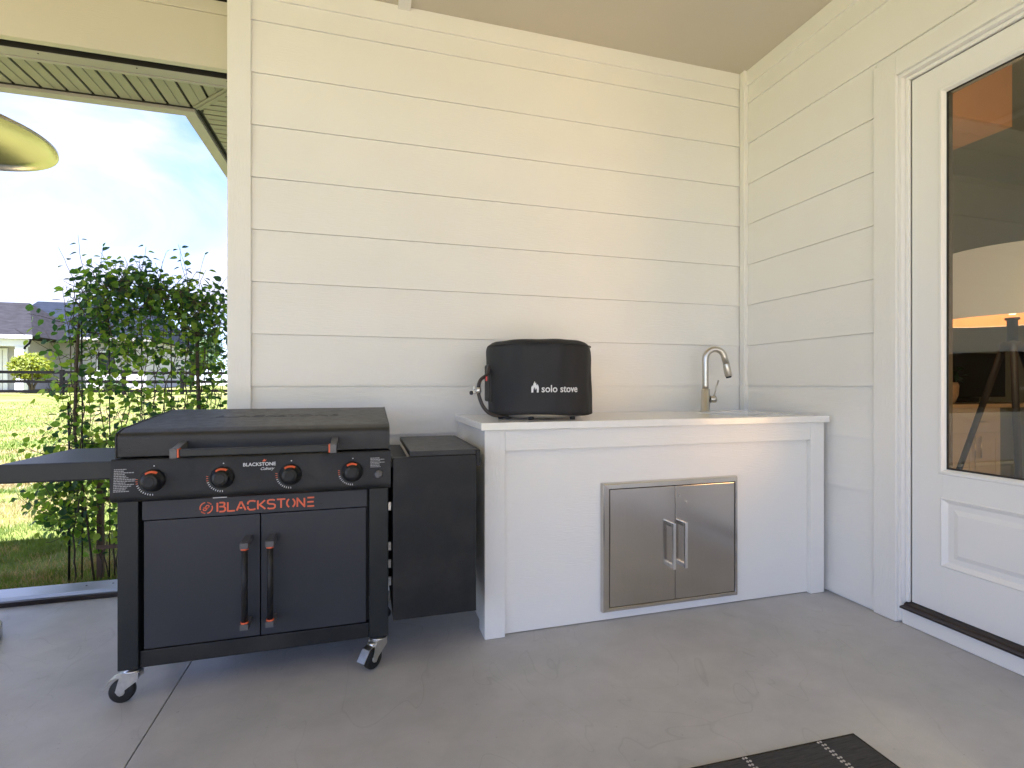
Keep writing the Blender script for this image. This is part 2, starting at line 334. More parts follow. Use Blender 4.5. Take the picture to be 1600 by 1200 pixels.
mb = MB(); mb.box(XR-.016, XR-.001, -2.9, 2.741, 3.036, CZ-.001, .001); build('frieze_board', mb, M['paintY'], right)
mb = MB(); mb.box(2.350, XR-.0015, 2.742, YB-.0165, .002, CZ-.0012, .002); build('corner_board', mb, M['paintZ'], right)

# ------------------------------------------------------------------ opening: header beam, sill, soffit
hb = thing('header_beam', (-2.4, 2.97, 2.74), 'header beam with corner shading in its cream tint, over the open side above the lawn, left of the corner board', 'beam')
mb = MB(); mb.box(-4.3, -.658, 2.97, 3.008, 2.752, 3.03, .002); build('fascia_board', mb, M['headershaded'], hb)
mb = MB(); mb.box(-4.3, -.658, 2.962, 3.006, 3.0305, CZ-.001, .002); build('frieze_board', mb, M['headershaded'], hb)
mb = MB(); mb.box(-4.3, -.658, 3.0085, 3.056, 2.79, 3.0); mb.box(-4.3, -.658, 3.0562, 3.0583, 2.749, 3.0); build('screen_track', mb, M['dark'], hb)
mb = MB(); mb.box(-4.3, -.658, 3.0585, 3.135, 2.746, 2.80, .002); mb.box(-4.3, -.658, 3.128, 3.15, 2.742, 2.79, .002); build('bottom_trim', mb, M['fascia'], hb)
mb = MB()
for i in range(8): mb.lathe([(.004,0),(.004,.0015)], (-.72-i*.42, 3.075, 2.7455), (0,0,-1), 10)
build('screw', mb, M['dark'], hb)
mb = MB(); mb.box(-4.3, -.658, 3.01, 3.20, 2.80, 3.1); build('core', mb, M['paint'], hb)
sill = thing('door_sill', (-2.4, 3.2, 0), 'pale weathered aluminium sill along the slab edge by the grass', 'sill')
mb = MB(); mb.prism([(3.125,.001),(3.285,.001),(3.285,.034),(3.27,.040),(3.15,.036),(3.128,.026)], 'x', -4.2, -.66); build('sill_plate', mb, M['alu'], sill)
mb = MB(); mb.box(-4.2, -.66, 3.108, 3.124, 0.0005, .024, .002); build('front_lip', mb, M['bronze'], sill)
mb = MB()
for x in (-1.86,-1.42,-1.30,-2.3,-.9): mb.lathe([(.0045,0),(.0045,.0015)], (x, 3.215, .0385), (0,0,1), 10)
build('screw', mb, M['dark'], sill)
# patio posts and wall bits outside the picture that keep the roof up
for i, (x, y, lb) in enumerate([(-4.22, 3.06, 'white square post at the far corner of the slab by the lawn'), (-4.22, -2.8, 'white square post at the near corner of the slab')]):
    p = thing('patio_post', (x, y, 0), lb, 'post', 'posts carrying the patio roof'); mb = MB(); mb.box(x-.08, x+.08, y-.08, y+.08, .001, 2.74 if i == 0 else CZ-.002, .004); build('shaft', mb, M['paint'], p)

SZ = 2.785
eave = thing('roof_eave', (-2, 3.5, SZ), 'cream vinyl soffit and fascia of the eave turning an inside corner above the lawn', 'eave')
XC, YC = -.985, 3.50        # inner edge corner of the soffit
mb = MB(); mb.box(-4.6, XC+.3, 3.136, YC+.02, SZ+.014, SZ+.03); mb.box(XC-.013, -.66, 3.137, 12, SZ+.0145, SZ+.0295); build('soffit_backing', mb, M['dark'], eave)
g0 = -.895+.125*0
k = 0
while True:
    x1 = -.66-.125*k+.0; x1 = -.77-.125*k; x0 = x1-.109
    if x1 < -4.6: break
    # strip between grooves, its far end cut by the mitre on the corner
    def ylim(x): return YC if x <= XC else YC-(x-XC)*1.13
    pts = [(x0, 3.151), (x1, 3.151), (x1, max(3.152, ylim(x1))), (x0, ylim(x0))]
    if x0 < XC < x1: pts = [(x0, 3.151), (x1, 3.151), (x1, ylim(x1)), (XC, YC), (x0, YC)]
    mb = MB(); mb.prism(pts, 'z', SZ, SZ+.010)
    xm = (x0+x1)/2; mb.box(xm-.003, xm+.003, 3.151, min(ylim(xm), YC)-.01, SZ-.0035, SZ-.0002)
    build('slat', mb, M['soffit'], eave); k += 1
# little strip right of the last groove
k = 0
y = YC-.30
while y < 11.5:
    y0, y1 = y, y+.109
    x_l = XC+.0
    def xl(yy): return XC if yy >= YC else XC+(YC-yy)/1.13
    pts = [(xl(y0)+.02, y0), (-.66, y0), (-.66, y1), (xl(y1)+.02, y1)]
    if pts[0][0] < -.67:
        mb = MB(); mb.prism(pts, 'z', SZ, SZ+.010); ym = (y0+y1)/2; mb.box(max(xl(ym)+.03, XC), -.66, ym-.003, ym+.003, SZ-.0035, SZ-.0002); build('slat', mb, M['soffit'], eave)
    y += .125
# mitre strip
mb = MB(); a = Vector((XC, YC)); b_ = Vector((-.67, YC-(.315)*1.13)); d = (b_-a).normalized(); n_ = Vector((-d.y, d.x))
q = [a+n_*.022, b_+n_*.022, b_-n_*.022, a-n_*.022]; mb.prism([(p.x, p.y) for p in q], 'z', SZ-.006, SZ-.0005)
q = [a+n_*.003, b_+n_*.003, b_-n_*.003, a-n_*.003]; mb.prism([(p.x, p.y) for p in q], 'z', SZ-.011, SZ-.0062); build('mitre_strip', mb, M['soffit'], eave)
mb = MB(); mb.box(-4.6, XC, YC+.001, YC+.012, SZ-.004, SZ+.013); mb.box(XC-.012, XC-.001, YC+.012, 12, SZ-.004, SZ+.013); build('soffit_gap', mb, M['dark'], eave)
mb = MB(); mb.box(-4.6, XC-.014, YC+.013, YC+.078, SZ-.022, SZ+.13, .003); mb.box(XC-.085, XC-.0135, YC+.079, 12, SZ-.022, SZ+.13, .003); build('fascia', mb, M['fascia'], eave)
# house wing beyond the back wall
wing = thing('house_wing', (-.3, 7, 0), 'white siding wing of the house running back behind the corner board', 'house wing')
mb = MB(); mb.box(-.64, 2.6, 2.97, 12, -.12, 2.78); build('wall', mb, M['paintY'], wing)

# ------------------------------------------------------------------ glazed door and frame
df = thing('door_frame', (XR, 1.25, 0), 'white casing and jamb with bronze threshold around the glazed door', 'door frame')
for y0, y1 in ((1.777, 1.884), (.642, .749)):
    mb = MB(); mb.box(XR-.022, XR-.0005, y0, y1, .003, 2.63, .002); build('casing', mb, M['paintZ'], df)
mb = MB(); mb.box(XR-.022, XR-.0005, .7495, 1.7765, 2.54, 2.63, .002); build('casing', mb, M['paintY'], df)
mb = MB()
for y0, y1 in ((1.763, 1.7765), (.7495, .763)): mb.box(XR-.006, XR+.15, y0, y1, .012, 2.539, .001)
mb.box(XR-.006, XR+.15, .7635, 1.7625, 2.524, 2.5395, .001); build('jamb', mb, M['paint'], df)
mb = MB()
for y0, y1 in ((1.748, 1.7625), (.7635, .778)): mb.box(XR+.018, XR+.034, y0, y1, .10, 2.523, .002)
mb.box(XR+.018, XR+.034, .7785, 1.7475, 2.508, 2.523, .002); mb.box(XR+.082, XR+.10, 1.735, 1.7625, .10, 2.5235); mb.box(XR+.082, XR+.10, .7635, .79, .10, 2.5235); mb.box(XR+.082, XR+.10, .7905, 1.7345, 2.495, 2.5235); build('jamb_bead', mb, M['paint'], df)
mb = MB(); mb.box(XR-.001, XR+.15, .7635, 1.7625, .002, .072, .001); build('kick_board', mb, M['paint'], df)
mb = MB(); mb.prism([(XR-.018,.074),(XR+.15,.074),(XR+.15,.100),(XR+.03,.098),(XR+.012,.092),(XR+.008,.085),(XR-.018,.082)], 'y', .7640, 1.762); build('threshold', mb, M['bronze'], df)
door = thing('patio_door', (XR+.06, 1.25, .1), 'tall white exterior door with one large glass pane and a raised lower panel', 'door')
DX = XR+.036; dy0, dy1, dz0, dz1 = .781, 1.7455, .101, 2.505; GY0, GY1, GZ0, GZ1 = .915, 1.614, .728, 2.385
PY0, PY1, PZ0, PZ1 = .915, 1.612, .318, .598
mb = MB(); mb.box(DX, DX+.044, dy0, GY0, dz0, dz1, .002); mb.box(DX, DX+.044, GY1, dy1, dz0, dz1, .002); build('stile', mb, M['paint'], door)
mb = MB(); mb.box(DX+.0003, DX+.0437, GY0, GY1, GZ1, dz1, 0); mb.box(DX+.0003, DX+.0437, GY0, GY1, PZ1, GZ0, 0); mb.box(DX+.0003, DX+.0437, GY0, GY1, dz0, PZ0, 0); build('rail', mb, M['paint'], door)
# glazing bead (sloped inwards)
def ring(xa, y0, y1, z0, z1, xb, w, mb):
    o_ = [(xa,y0,z0),(xa,y1,z0),(xa,y1,z1),(xa,y0,z1)]; i_ = [(xb,y0+w,z0+w),(xb,y1-w,z0+w),(xb,y1-w,z1-w),(xb,y0+w,z1-w)]
    mb.add(o_+i_, [(k, (k+1) % 4, 4+(k+1) % 4, 4+k) for k in range(4)])
mb = MB(); ring(DX-.004, GY0-.014, GY1+.014, GZ0-.014, GZ1+.014, DX-.004, .010, mb); ring(DX-.004, GY0-.004, GY1+.004, GZ0-.004, GZ1+.004, DX+.014, .009, mb)
ring(DX+.0002, GY0-.018, GY1+.018, GZ0-.018, GZ1+.018, DX-.004, .004, mb); build('glazing_bead', mb, M['paint'], door)
mb = MB(); mb.box(DX+.016, DX+.0165+.004, GY0+.001, GY1-.001, GZ0+.001, GZ1-.001); build('glass_pane', mb, M['glass'], door)
mb = MB(); mb.box(DX+.012, DX+.0125, GY0+.0, GY0+.006, GZ0, GZ1)
mb = MB(); ring(DX+.0145, GY0+.002, GY1-.002, GZ0+.002, GZ1-.002, DX+.0146, .011, mb)
for a_, b_2, c_, d_2 in ((GY0, GY0+.009, GZ0, GZ1), (GY1-.009, GY1, GZ0, GZ1), (GY0+.0095, GY1-.0095, GZ0, GZ0+.009), (GY0+.0095, GY1-.0095, GZ1-.009, GZ1)): mb.box(DX+.021, DX+.046, a_+.0002, b_2-.0002, c_+.0002, d_2-.0002)  # dark strips added so lamplight does not show on the inner edges
build('spacer_and_dark_edge', mb, M['dark'], door)
mb = MB(); ring(DX+.0002, PY0-.012, PY1+.012, PZ0-.012, PZ1+.012, DX-.004, .006, mb); ring(DX-.004, PY0-.006, PY1+.006, PZ0-.006, PZ1+.006, DX+.012, .018, mb)
ring(DX+.012, PY0+.012, PY1-.012, PZ0+.012, PZ1-.012, DX+.012, .022, mb); ring(DX+.012, PY0+.034, PY1-.034, PZ0+.034, PZ1-.034, DX+.003, .020, mb)
mb.box(DX+.003, DX+.02, PY0+.054, PY1-.054, PZ0+.054, PZ1-.054); build('raised_panel', mb, M['paint'], door)
# handle (outside the picture, near edge of door)
mb = MB(); mb.box(DX-.012, DX-.0005, .80, .84, 1.0, 1.22, .004); mb.tube([(DX-.05,.82,1.08),(DX-.05,.93,1.08)], .009); mb.tube([(DX-.01,.82,1.08),(DX-.05,.82,1.08)], .009); build('handle', mb, M['nickel'], door)

# ------------------------------------------------------------------ rooms behind the glass
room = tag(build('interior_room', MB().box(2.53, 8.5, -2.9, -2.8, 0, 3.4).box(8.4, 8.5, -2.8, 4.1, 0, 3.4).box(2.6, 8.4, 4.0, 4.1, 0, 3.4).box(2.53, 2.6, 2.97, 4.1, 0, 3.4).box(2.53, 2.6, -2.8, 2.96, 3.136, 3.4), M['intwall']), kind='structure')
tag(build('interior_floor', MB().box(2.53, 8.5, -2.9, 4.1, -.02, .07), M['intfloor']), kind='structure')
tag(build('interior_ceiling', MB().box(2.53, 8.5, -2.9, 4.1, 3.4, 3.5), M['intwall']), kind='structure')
bk = thing('ceiling_bulkhead', (3.1, 2.5, 2.6), 'boxed bulkhead tinted with warm lamplight under the ceiling, seen through the top of the door glass', 'bulkhead')
build('casing', MB().box(2.65, 4.40, 2.48, 3.99, 2.93, 3.39, .004), M['beam'], bk)
CYI = 3.40
cab = thing('cabinet', (5.4, 3.65, .07), 'cream base cabinet with drawer and doors, seen through the door glass', 'cabinet')
build('carcass', MB().box(4.45, 5.86, CYI, 3.98, .07, .885, .003), M['cabw'], cab)
build('countertop', MB().box(4.40, 6.5, CYI-.03, 3.98, .887, .925, .004), M['ctop'], cab)
build('end_panel', MB().box(5.862, 6.45, CYI+.3, 3.98, .07, .885, .003), M['intwall'], cab)
for x0, x1 in ((4.47, 5.13), (5.15, 5.83)):
    dr = build('drawer', MB().box(x0, x1, CYI-.02, CYI-.001, .665, .845, .003), M['cabw'], cab)
    build('handle', MB().tube([(x0+.25, CYI-.045, .76),(x1-.25, CYI-.045, .76)], .006), M['nickel'], dr)
for x0, x1, hx in ((4.47,4.795,4.76), (4.805,5.13,4.84), (5.15,5.485,5.45), (5.495,5.83,5.53)):
    mb = MB(); mb.box(x0, x1, CYI-.012, CYI-.001, .10, .65); mb.box(x0, x0+.06, CYI-.02, CYI-.0125, .10, .65, .002); mb.box(x1-.06, x1, CYI-.02, CYI-.0125, .10, .65, .002)
    mb.box(x0+.0605, x1-.0605, CYI-.0195, CYI-.0125, .10, .16, .002); mb.box(x0+.0605, x1-.0605, CYI-.0195, CYI-.0125, .59, .65, .002)
    dd = build('door', mb, M['cabw'], cab); build('handle', MB().tube([(hx, CYI-.045, .42),(hx, CYI-.045, .62)], .006), M['nickel'], dd)
tv = thing('television', (5.9, 3.75, .93), 'flat black television standing on the cream cabinet behind the door glass', 'television')
build('screen', MB().box(5.0, 6.6, 3.78, 3.83, .975, 1.44, .006), M['screen'], tv); build('foot', MB().box(5.5, 6.1, 3.72, 3.9, .927, .974, .004), M['screen'], tv)
pl = thing('potted_plant', (5.30, 3.55, .926), 'green leafy plant in a woven basket pot on the cabinet indoors', 'potted plant')
build('basket_pot', MB().lathe([(.10,0),(.13,.08),(.135,.17),(.125,.20),(.115,.20),(.11,.17)], (5.30,3.55,.927)), M['basket'], pl)
mb = MB()
for i in range(110):
    a = random.random()*6.28; r = random.random()*.26; p = Vector((5.30+math.cos(a)*r, 3.55+math.sin(a)*r*.6, 1.14+random.random()*.17*(1-r)))
    d = Vector((random.uniform(-1,1), random.uniform(-1,1), random.uniform(-.2,.6))).normalized()*.05; w = d.cross(Vector((0,0,1))).normalized()*.02
    mb.add([p-d, p+w, p+d, p-w], [(0,1,2,3)])
o = build('foliage', mb, M['leaf2'], pl); o['kind'] = 'stuff'
LX, LY = 3.30, 1.86
lamp = thing('floor_lamp', (LX, LY, .07), 'lit tripod floor lamp with wide linen drum shade and black legs, behind the door glass', 'lamp')
mb = MB(); zz = 1.445
mb.lathe([(.352, zz), (.352, zz+.02), (.325, zz+.35), (.322, zz+.35), (.349, zz+.02), (.349, zz)], (LX,LY,0), seg=64, capped=False); build('shade', mb, M['shade'], lamp)
mb = MB(); mb.lathe([(.3475, zz+.003),(.3475, zz+.02),(.3205, zz+.347)], (LX,LY,0), seg=64, capped=False); build('glow_lining', mb, M['glow_lining'], lamp)
build('bulb', MB().lathe([(.012,zz+.03),(.03,zz+.06),(.034,zz+.09),(.02,zz+.125),(.0,zz+.135)], (LX,LY,0), seg=20), M['bulb'], lamp)
mb = MB(); mb.lathe([(.022,1.33),(.022,1.445),(.03,1.446),(.03,1.458)], (LX,LY,0), seg=20); mb.lathe([(.05,1.28),(.05,1.33)], (LX,LY,0), seg=20); build('stem', mb, M['tripod'], lamp)
for a in (R(215), R(335), R(95)):
    mb = MB(); mb.tube([(LX+.03*math.cos(a), LY+.03*math.sin(a), 1.33), (LX+.40*math.cos(a), LY+.40*math.sin(a), .072)], [.016,.013]); build('leg', mb, M['tripod'], lamp)
ld = bpy.data.lights.new('lamp_bulb', 'POINT'); ld.energy = 7; ld.color = (1,.62,.30); ld.shadow_soft_size = .04
lo = bpy.data.objects.new('lamp_bulb', ld); COL.objects.link(lo); lo.parent = lamp; lo.location = (0,0,zz+.20-.07)

ring_lamp = thing('added_ring_lamp', (4.0, -.62, 1.15), 'added unseen ring lamp that warms the back wall through the door glass', 'added_ring_lamp')  # unseen lamp added to cast the warm glow on the back wall
mb = MB(); mb.tube([(4.0+.62*math.cos(a_*math.pi/16), -.62+.62*math.sin(a_*math.pi/16), 1.15) for a_ in range(33)], .014, 8, False); build('ring', mb, M['tripod'], ring_lamp)
for a_ in (0, 2.09, 4.19): build('rod', MB().tube([(4.0+.62*math.cos(a_), -.62+.62*math.sin(a_), 1.15), (4.0, -.62, 2.4)], .006, 8), M['tripod'], ring_lamp)
build('cord', MB().tube([(4.0,-.62,2.4),(4.0,-.62,3.39)], .008, 8), M['tripod'], ring_lamp)
l2 = bpy.data.lights.new('added_glow_light', 'POINT'); l2.energy = 66; l2.color = (1,.47,.17); l2.shadow_soft_size = .60
o2 = bpy.data.objects.new('added_glow_light', l2); COL.objects.link(o2); o2.parent = ring_lamp; o2.location = (0,0,.05)

# ------------------------------------------------------------------ sink counter
CY0, CYB = 2.14, YB-.016
ctr = thing('sink_counter', (1.4, 2.45, 0), 'white boarded outdoor counter with quartz top and built-in steel doors', 'counter')
mb = MB(); mb.box(.512, 2.341, CY0+.026, CY0+.05, .004, .9045); mb.box(.512, 2.341, CYB-.03, CYB-.01, .004, .9045); mb.box(.512, .53, CY0+.0505, CYB-.031, .004, .9045); mb.box(2.323, 2.341, CY0+.0505, CYB-.031, .004, .9045)
build('front_panel', mb, M['paintX'], ctr)
for x0, x1 in ((.494, .585), (2.254, 2.343)):
    build('corner_post', MB().box(x0, x1, CY0, CY0+.0255, .0015, .905, .002), M['paintZ'], ctr)
build('corner_post', MB().box(.494, .5115, CY0+.026, CY0+.11, .0015, .905, .002), M['paintZ'], ctr)
build('corner_post', MB().box(.494, .5115, CYB-.09, CYB-.001, .0015, .905, .002), M['paintZ'], ctr)
build('top_rail', MB().box(  .5855, 2.2535, CY0+.0005, CY0+.025, .813, .9048, .002), M['paintX'], ctr)
build('top_rail', MB().box(.4945, .511, CY0+.1105, CYB-.0905, .813, .9048, .002), M['paintY'], ctr)
# quartz top with sink hole
hx0, hx1, hy0, hy1 = 1.86, 2.235, 2.235, 2.575
def slab_hole(mb, x0,x1,y0,y1,z0,z1, a0,a1,b0,b1):
    o_ = [(x0,y0),(x1,y0),(x1,y1),(x0,y1)]; i_ = [(a0,b0),(a1,b0),(a1,b1),(a0,b1)]
    vs = [(p[0],p[1],z1) for p in o_+i_]+[(p[0],p[1],z0) for p in o_+i_]; f = []
    for k in range(4):
        j = (k+1) % 4; f += [(k,j,4+j,4+k), (8+j,8+k,12+k,12+j), (k,8+k,8+j,j), (4+k,4+j,12+j,12+k)]
    mb.add(vs, f)
mb = MB(); slab_hole(mb, .474, 2.354, CY0-.024, CYB, .906, .939, hx0, hx1, hy0, hy1)
o = build('countertop', mb, M['quartz'], ctr); bv = o.modifiers.new('bevel', 'BEVEL'); bv.width = .0025; bv.segments = 2; bv.limit_method = 'ANGLE'
sk = MB(); slab_hole(sk, hx0-.015, hx1+.015, hy0-.015, hy1+.015, .76, .9055, hx0+.004, hx1-.004, hy0+.004, hy1-.004); sk.box(hx0, hx1, hy0, hy1, .755, .765)
build('basin', sk, M['sink'], ctr)
# steel access doors
AX0, AX1, AZ0, AZ1 = 1.053, 1.796, .046, .645; AY = CY0+.026
fr_ = MB(); w = .034
def bar(mb, pts, y_out, y_in):  # mitred frame bar: outer face bevelled
    mb.add([(p[0], y_out, p[1]) for p in pts]+[(p[0], y_in, p[1]) for p in pts], [(0,1,2,3),(0,4,5,1),(1,5,6,2),(2,6,7,3),(3,7,4,0)])
of = [(AX0,AZ0),(AX1,AZ0),(AX1,AZ1),(AX0,AZ1)]; inn = [(AX0+w,AZ0+.020),(AX1-.016,AZ0+.020),(AX1-.016,AZ1-.028),(AX0+w,AZ1-.028)]
for k, nm in enumerate(('frame_bottom','frame_side','frame_top','frame_side')):
    j = (k+1) % 4; A, B, C_, D = of[k], of[j], inn[j], inn[k]
    def lerp(a, b, t): return (a[0]+(b[0]-a[0])*t, a[1]+(b[1]-a[1])*t)
    mb = MB(); prof = [(0, AY-.001), (0.0, AY-.016), (.10, AY-.024), (.25, AY-.028), (.9, AY-.028), (1, AY-.024), (1, AY-.001)]
    va = [(*lerp(A, D, t_), y_) for t_, y_ in prof]; vb = [(*lerp(B, C_, t_), y_) for t_, y_ in prof]
    n = len(prof); mb.add([(p[0], p[2], p[1]) for p in va+vb], [(i, i+1, n+i+1, n+i) for i in range(n-1)])
    build(nm, mb, M['steelh'] if k in (0,2) else M['steel'], ctr)
build('frame_gap', MB().box(AX0+w, AX1-.016, AY-.006, AY-.001, AZ0+.02, AZ1-.028), M['dark'], ctr)
mid = 1.437
for x0, x1, hx in ((AX0+w+.003, mid-.0015, 1.405), (mid+.0015, AX1-.019, 1.470)):
    mb = MB(); mb.box(x0, x1, AY-.024, AY-.007, AZ0+.023, AZ1-.031, .002); dd = build('access_door', mb, M['steel'], ctr)
    mb = MB(); mb.box(hx-.007, hx+.007, AY-.068, AY-.056, .228, .446, .0015); mb.box(hx-.007, hx+.007, AY-.0555, AY-.0245, .424, .446, .0015); mb.box(hx-.007, hx+.007, AY-.0555, AY-.0245, .228, .250, .0015); build('handle', mb, M['chrome'], dd)
build('lock', MB().lathe([(.006,0),(.006,.003)], (1.462, AY-.0245, .565), (0,-1,0), 16).lathe([(.006,0),(.006,.003)], (1.50, AY-.0245, .535), (0,-1,0), 16), M['steelh'], ctr)

# ------------------------------------------------------------------ faucet
FX, FY = 1.992, 2.655
fc = thing('faucet', (FX, FY, .94), 'brushed nickel gooseneck faucet behind the sink on the quartz top', 'faucet')
build('base', MB().lathe([(.030,.0),(.030,.004),(.026,.006),(.026,.135),(.024,.137)], (FX,FY,.9395), seg=28), M['nickel'], fc)
pts = [(FX,FY,1.07),(FX,FY,1.10),(FX,FY,1.20),(FX,FY,1.255)]
rad = .058; dirx = Vector((.96,-.28,0))
for i in range(1, 12):
    a = math.pi*i/12; pts.append(Vector((FX,FY,1.262))+dirx*(rad*(1-math.cos(a)))+Vector((0,0,rad*math.sin(a))))
e = Vector(pts[-1]); pts += [e+dirx*.012+Vector((0,0,-.045))]
build('gooseneck', MB().tube(pts, .0185, 18), M['nickel'], fc)
e = Vector(pts[-1]); d_ = (dirx*.20+Vector((0,0,-1))).normalized()
build('spray_head', MB().tube([e-d_*.002, e+d_*.005, e+d_*.075, e+d_*.078], [.0185,.0200,.0215,.0195], 20), M['nickel'], fc)
build('spray_button', MB().tube([e+d_*.0785, e+d_*.088], [.0175,.015], 20), M['rubber'], fc)
hb_ = build('lever_hub', MB().lathe([(.021,.026),(.021,.060),(.017,.066)], (FX,FY,1.015), tuple(dirx), 24), M['nickel'], fc)
c_ = Vector((FX,FY,1.015))+dirx*.052
build('lever', MB().tube([c_+Vector((0,0,.018)), c_+dirx*.028+Vector((0,0,.115))], [.005,.0045], 12), M['nickel'], fc)

# ------------------------------------------------------------------ covered stove on the counter
SX, SY = .838, 2.42
st = thing('covered_stove', (SX, SY, .94), 'squat round tabletop stove under a black fabric cover with white flame lettering', 'stove')
bm = bmesh.new(); seg = 96; prof = []
for z in [i/14 for i in range(15)]: prof.append((.262, .962+z*.305))
prof += [(.260,1.282),(.254,1.296),(.243,1.306),(.225,1.312),(.16,1.318),(.08,1.322),(.0,1.323)]
rows = []
for r, z in prof:
    row = []
    for k in range(seg):
        a = 2*math.pi*k/seg
        w_ = noise.noise(Vector((math.cos(a)*2.2, math.sin(a)*2.2, z*3.5)))*.012*min(1, r/.2)
        w_ += noise.noise(Vector((math.cos(a)*5, math.sin(a)*5, z*9)))*.005*min(1, r/.2)
        sag = .006*math.sin(a*3+1)*(1 if z < .98 else 0)
        row.append(bm.verts.new((SX+math.cos(a)*(r+w_), SY+math.sin(a)*(r+w_)*.96, z+sag*.8+noise.noise(Vector((math.cos(a)*r*9, math.sin(a)*r*9, 3)))*(.006 if z > 1.3 else .0))))
    rows.append(row)
for i in range(len(rows)-1):
    for k in range(seg): f = bm.faces.new((rows[i][k], rows[i][(k+1) % seg], rows[i+1][(k+1) % seg], rows[i+1][k])); f.smooth = True
me = bpy.data.meshes.new('fabric_cover'); bm.to_mesh(me); bm.free(); me.materials.append(M['cover']); cov = link('fabric_cover', me, st)
cov.modifiers.new('thick', 'SOLIDIFY').thickness = .002
mb = MB()
pts = [(SX+math.cos(2*math.pi*k/64)*.2585, SY+math.sin(2*math.pi*k/64)*.2485, 1.290) for k in range(65)]; mb.tube(pts, .0028, 6, False); build('seam', mb, M['cover'], cov)
build('side_pocket', MB().box(SX-.268, SX-.245, SY-.05, SY+.06, 1.02, 1.20, .010), M['cover'], cov)
build('base_ring', MB().lathe([(.20,0),(.225,.006),(.235,.030),(.22,.034)], (SX,SY,.948), seg=48), M['steelh'], st)
for a in (-62, -118, 60, 120, 180+15):
    x, y = SX+math.cos(R(a))*.22, SY+math.sin(R(a))*.21; build('foot', MB().lathe([(.013,0),(.013,.014)], (x,y,.9395), seg=12).box(x-.012,x+.012,y-.008,y+.008,.9536,.966), M['foot'], st)
hz = [(SX-.262,SY-.02,1.195),(SX-.272,SY-.05,1.175),(SX-.285,SY-.075,1.15),(SX-.322,SY-.10,1.125),(SX-.335,SY-.11,1.085),(SX-.332,SY-.12,1.045),(SX-.315,SY-.13,1.00),(SX-.285,SY-.13,.970),(SX-.24,SY-.12,.957),(SX-.17,SY-.10,.953)]
def smooth_pts(p, n=6):
    p = [Vector(q) for q in p]; out_ = []
    for i in range(len(p)-1):
        a, b, c, d = p[max(i-1,0)], p[i], p[i+1], p[min(i+2,len(p)-1)]
        for j in range(n):
            t = j/n; out_.append(.5*((2*b)+(c-a)*t+(2*a-5*b+4*c-d)*t*t+(3*b-a-3*c+d)*t**3))
    out_.append(p[-1]); return out_
hose = build('gas_hose', MB().tube(smooth_pts(hz), .0085, 12), M['hose'], st)
hc = Vector((SX-.336, SY-.11, 1.075))
build('valve', MB().tube([hc+Vector((0,0,-.012)), hc+Vector((0,0,.016))], .0135, 12).tube([hc+Vector((0,-.005,-.006)), hc+Vector((-.032,-.02,-.010))], .0055, 10).lathe([(.009,0),(.009,.006)], hc+Vector((-.018,-.012,.012)), (-1,-.4,.2), 12), M['zinc'], hose)
build('valve_tip', MB().tube([hc+Vector((-.033,-.02,-.010)), hc+Vector((-.040,-.024,-.010))], .009, 10), M['rubber'], hose)
build('tag', MB().box(SX-.298, SX-.290, SY-.10, SY-.098, 1.120, 1.142), M['red'], hose)
# flame and lettering wrapped round the cover
def wrap(me, cx_ang, z, rad_):
    for v in me.vertices:
        a = cx_ang + v.co.x/rad_; r = rad_+.0035+v.co.z; v.co = Vector((SX+math.sin(a)*r, SY-math.cos(a)*r*.96, z+v.co.y))
def subdiv(me):
    bm = bmesh.new(); bm.from_mesh(me); bmesh.ops.triangulate(bm, faces=bm.faces[:]); bmesh.ops.subdivide_edges(bm, edges=[e for e in bm.edges if e.calc_length() > .012], cuts=1); bm.to_mesh(me); bm.free()
me = text_mesh('solo stove', .046, .0008, .0006, spacing=1.0); xs_ = [v.co.x for v in me.vertices]; k_ = .180/(max(xs_)-min(xs_)); me.transform(Matrix.Scale(k_, 4, (1,0,0))); subdiv(me)
wrap(me, .062, 1.083, .266); me.materials.clear(); me.materials.append(M['white']); me.name = 'lettering'; link('lettering', me, cov)
fl = [(-.5,-.5),(-.5,-.05),(-.36,.18),(-.30,.02),(-.22,.28),(-.04,.56),(-.02,.30),(.10,.42),(.16,.22),(.26,.14),(.30,.30),(.46,.06),(.50,-.14),(.46,-.50),(.22,-.50),(.24,-.26),(.10,-.06),(.02,-.30),(-.10,.02),(-.22,-.22),(-.24,-.50)]
bm = bmesh.new(); vv = [bm.verts.new((x*.034, y*.049, .0008)) for x, y in fl]; f = bm.faces.new(vv); bmesh.ops.triangulate(bm, faces=[f]); me = bpy.data.meshes.new('flame_mark'); bm.to_mesh(me); bm.free()
wrap(me, -.385, 1.092, .266); me.materials.append(M['white']); link('flame_mark', me, cov)

# ------------------------------------------------------------------ griddle
gr = thing('griddle', (-.36, 2.3, 0), 'wide black flat-top griddle cart with lid closed, slate cabinet doors and orange lettering', 'griddle')
GX0, GX1, GF, GB = -.814, .086, 2.04, 2.52
def G(name, mb, m, par=None): return build(name, mb, m, par or gr)
for x0, x1 in ((GX0, GX0+.062), (GX1-.072, GX1)):
    for y0 in (GF, GB-.07): G('leg', MB().box(x0, x1, y0, y0+.07, .122, .705, .004), M['legm'])
G('cabinet_body', MB().box(GX0+.0625, GX1-.0725, GF+.045, GB-.02, .135, .70), M['dark'])
for x0 in (GX0+.004, GX1-.010): G('side_panel', MB().box(x0, x0+.006, GF+.0705, GB-.0705, .16, .70), M['legm'])
G('bottom_rail', MB().box(GX0+.0625, GX1-.0725, GF+.012, GF+.042, .120, .178, .003), M['blackm'])
hd = G('header_panel', MB().box(-.742, .006, GF+.004, GF+.030, .632, .698, .0015), M['slate'])
dxs = [(-.738, -.3715), (-.3675, .002)]
doors = []
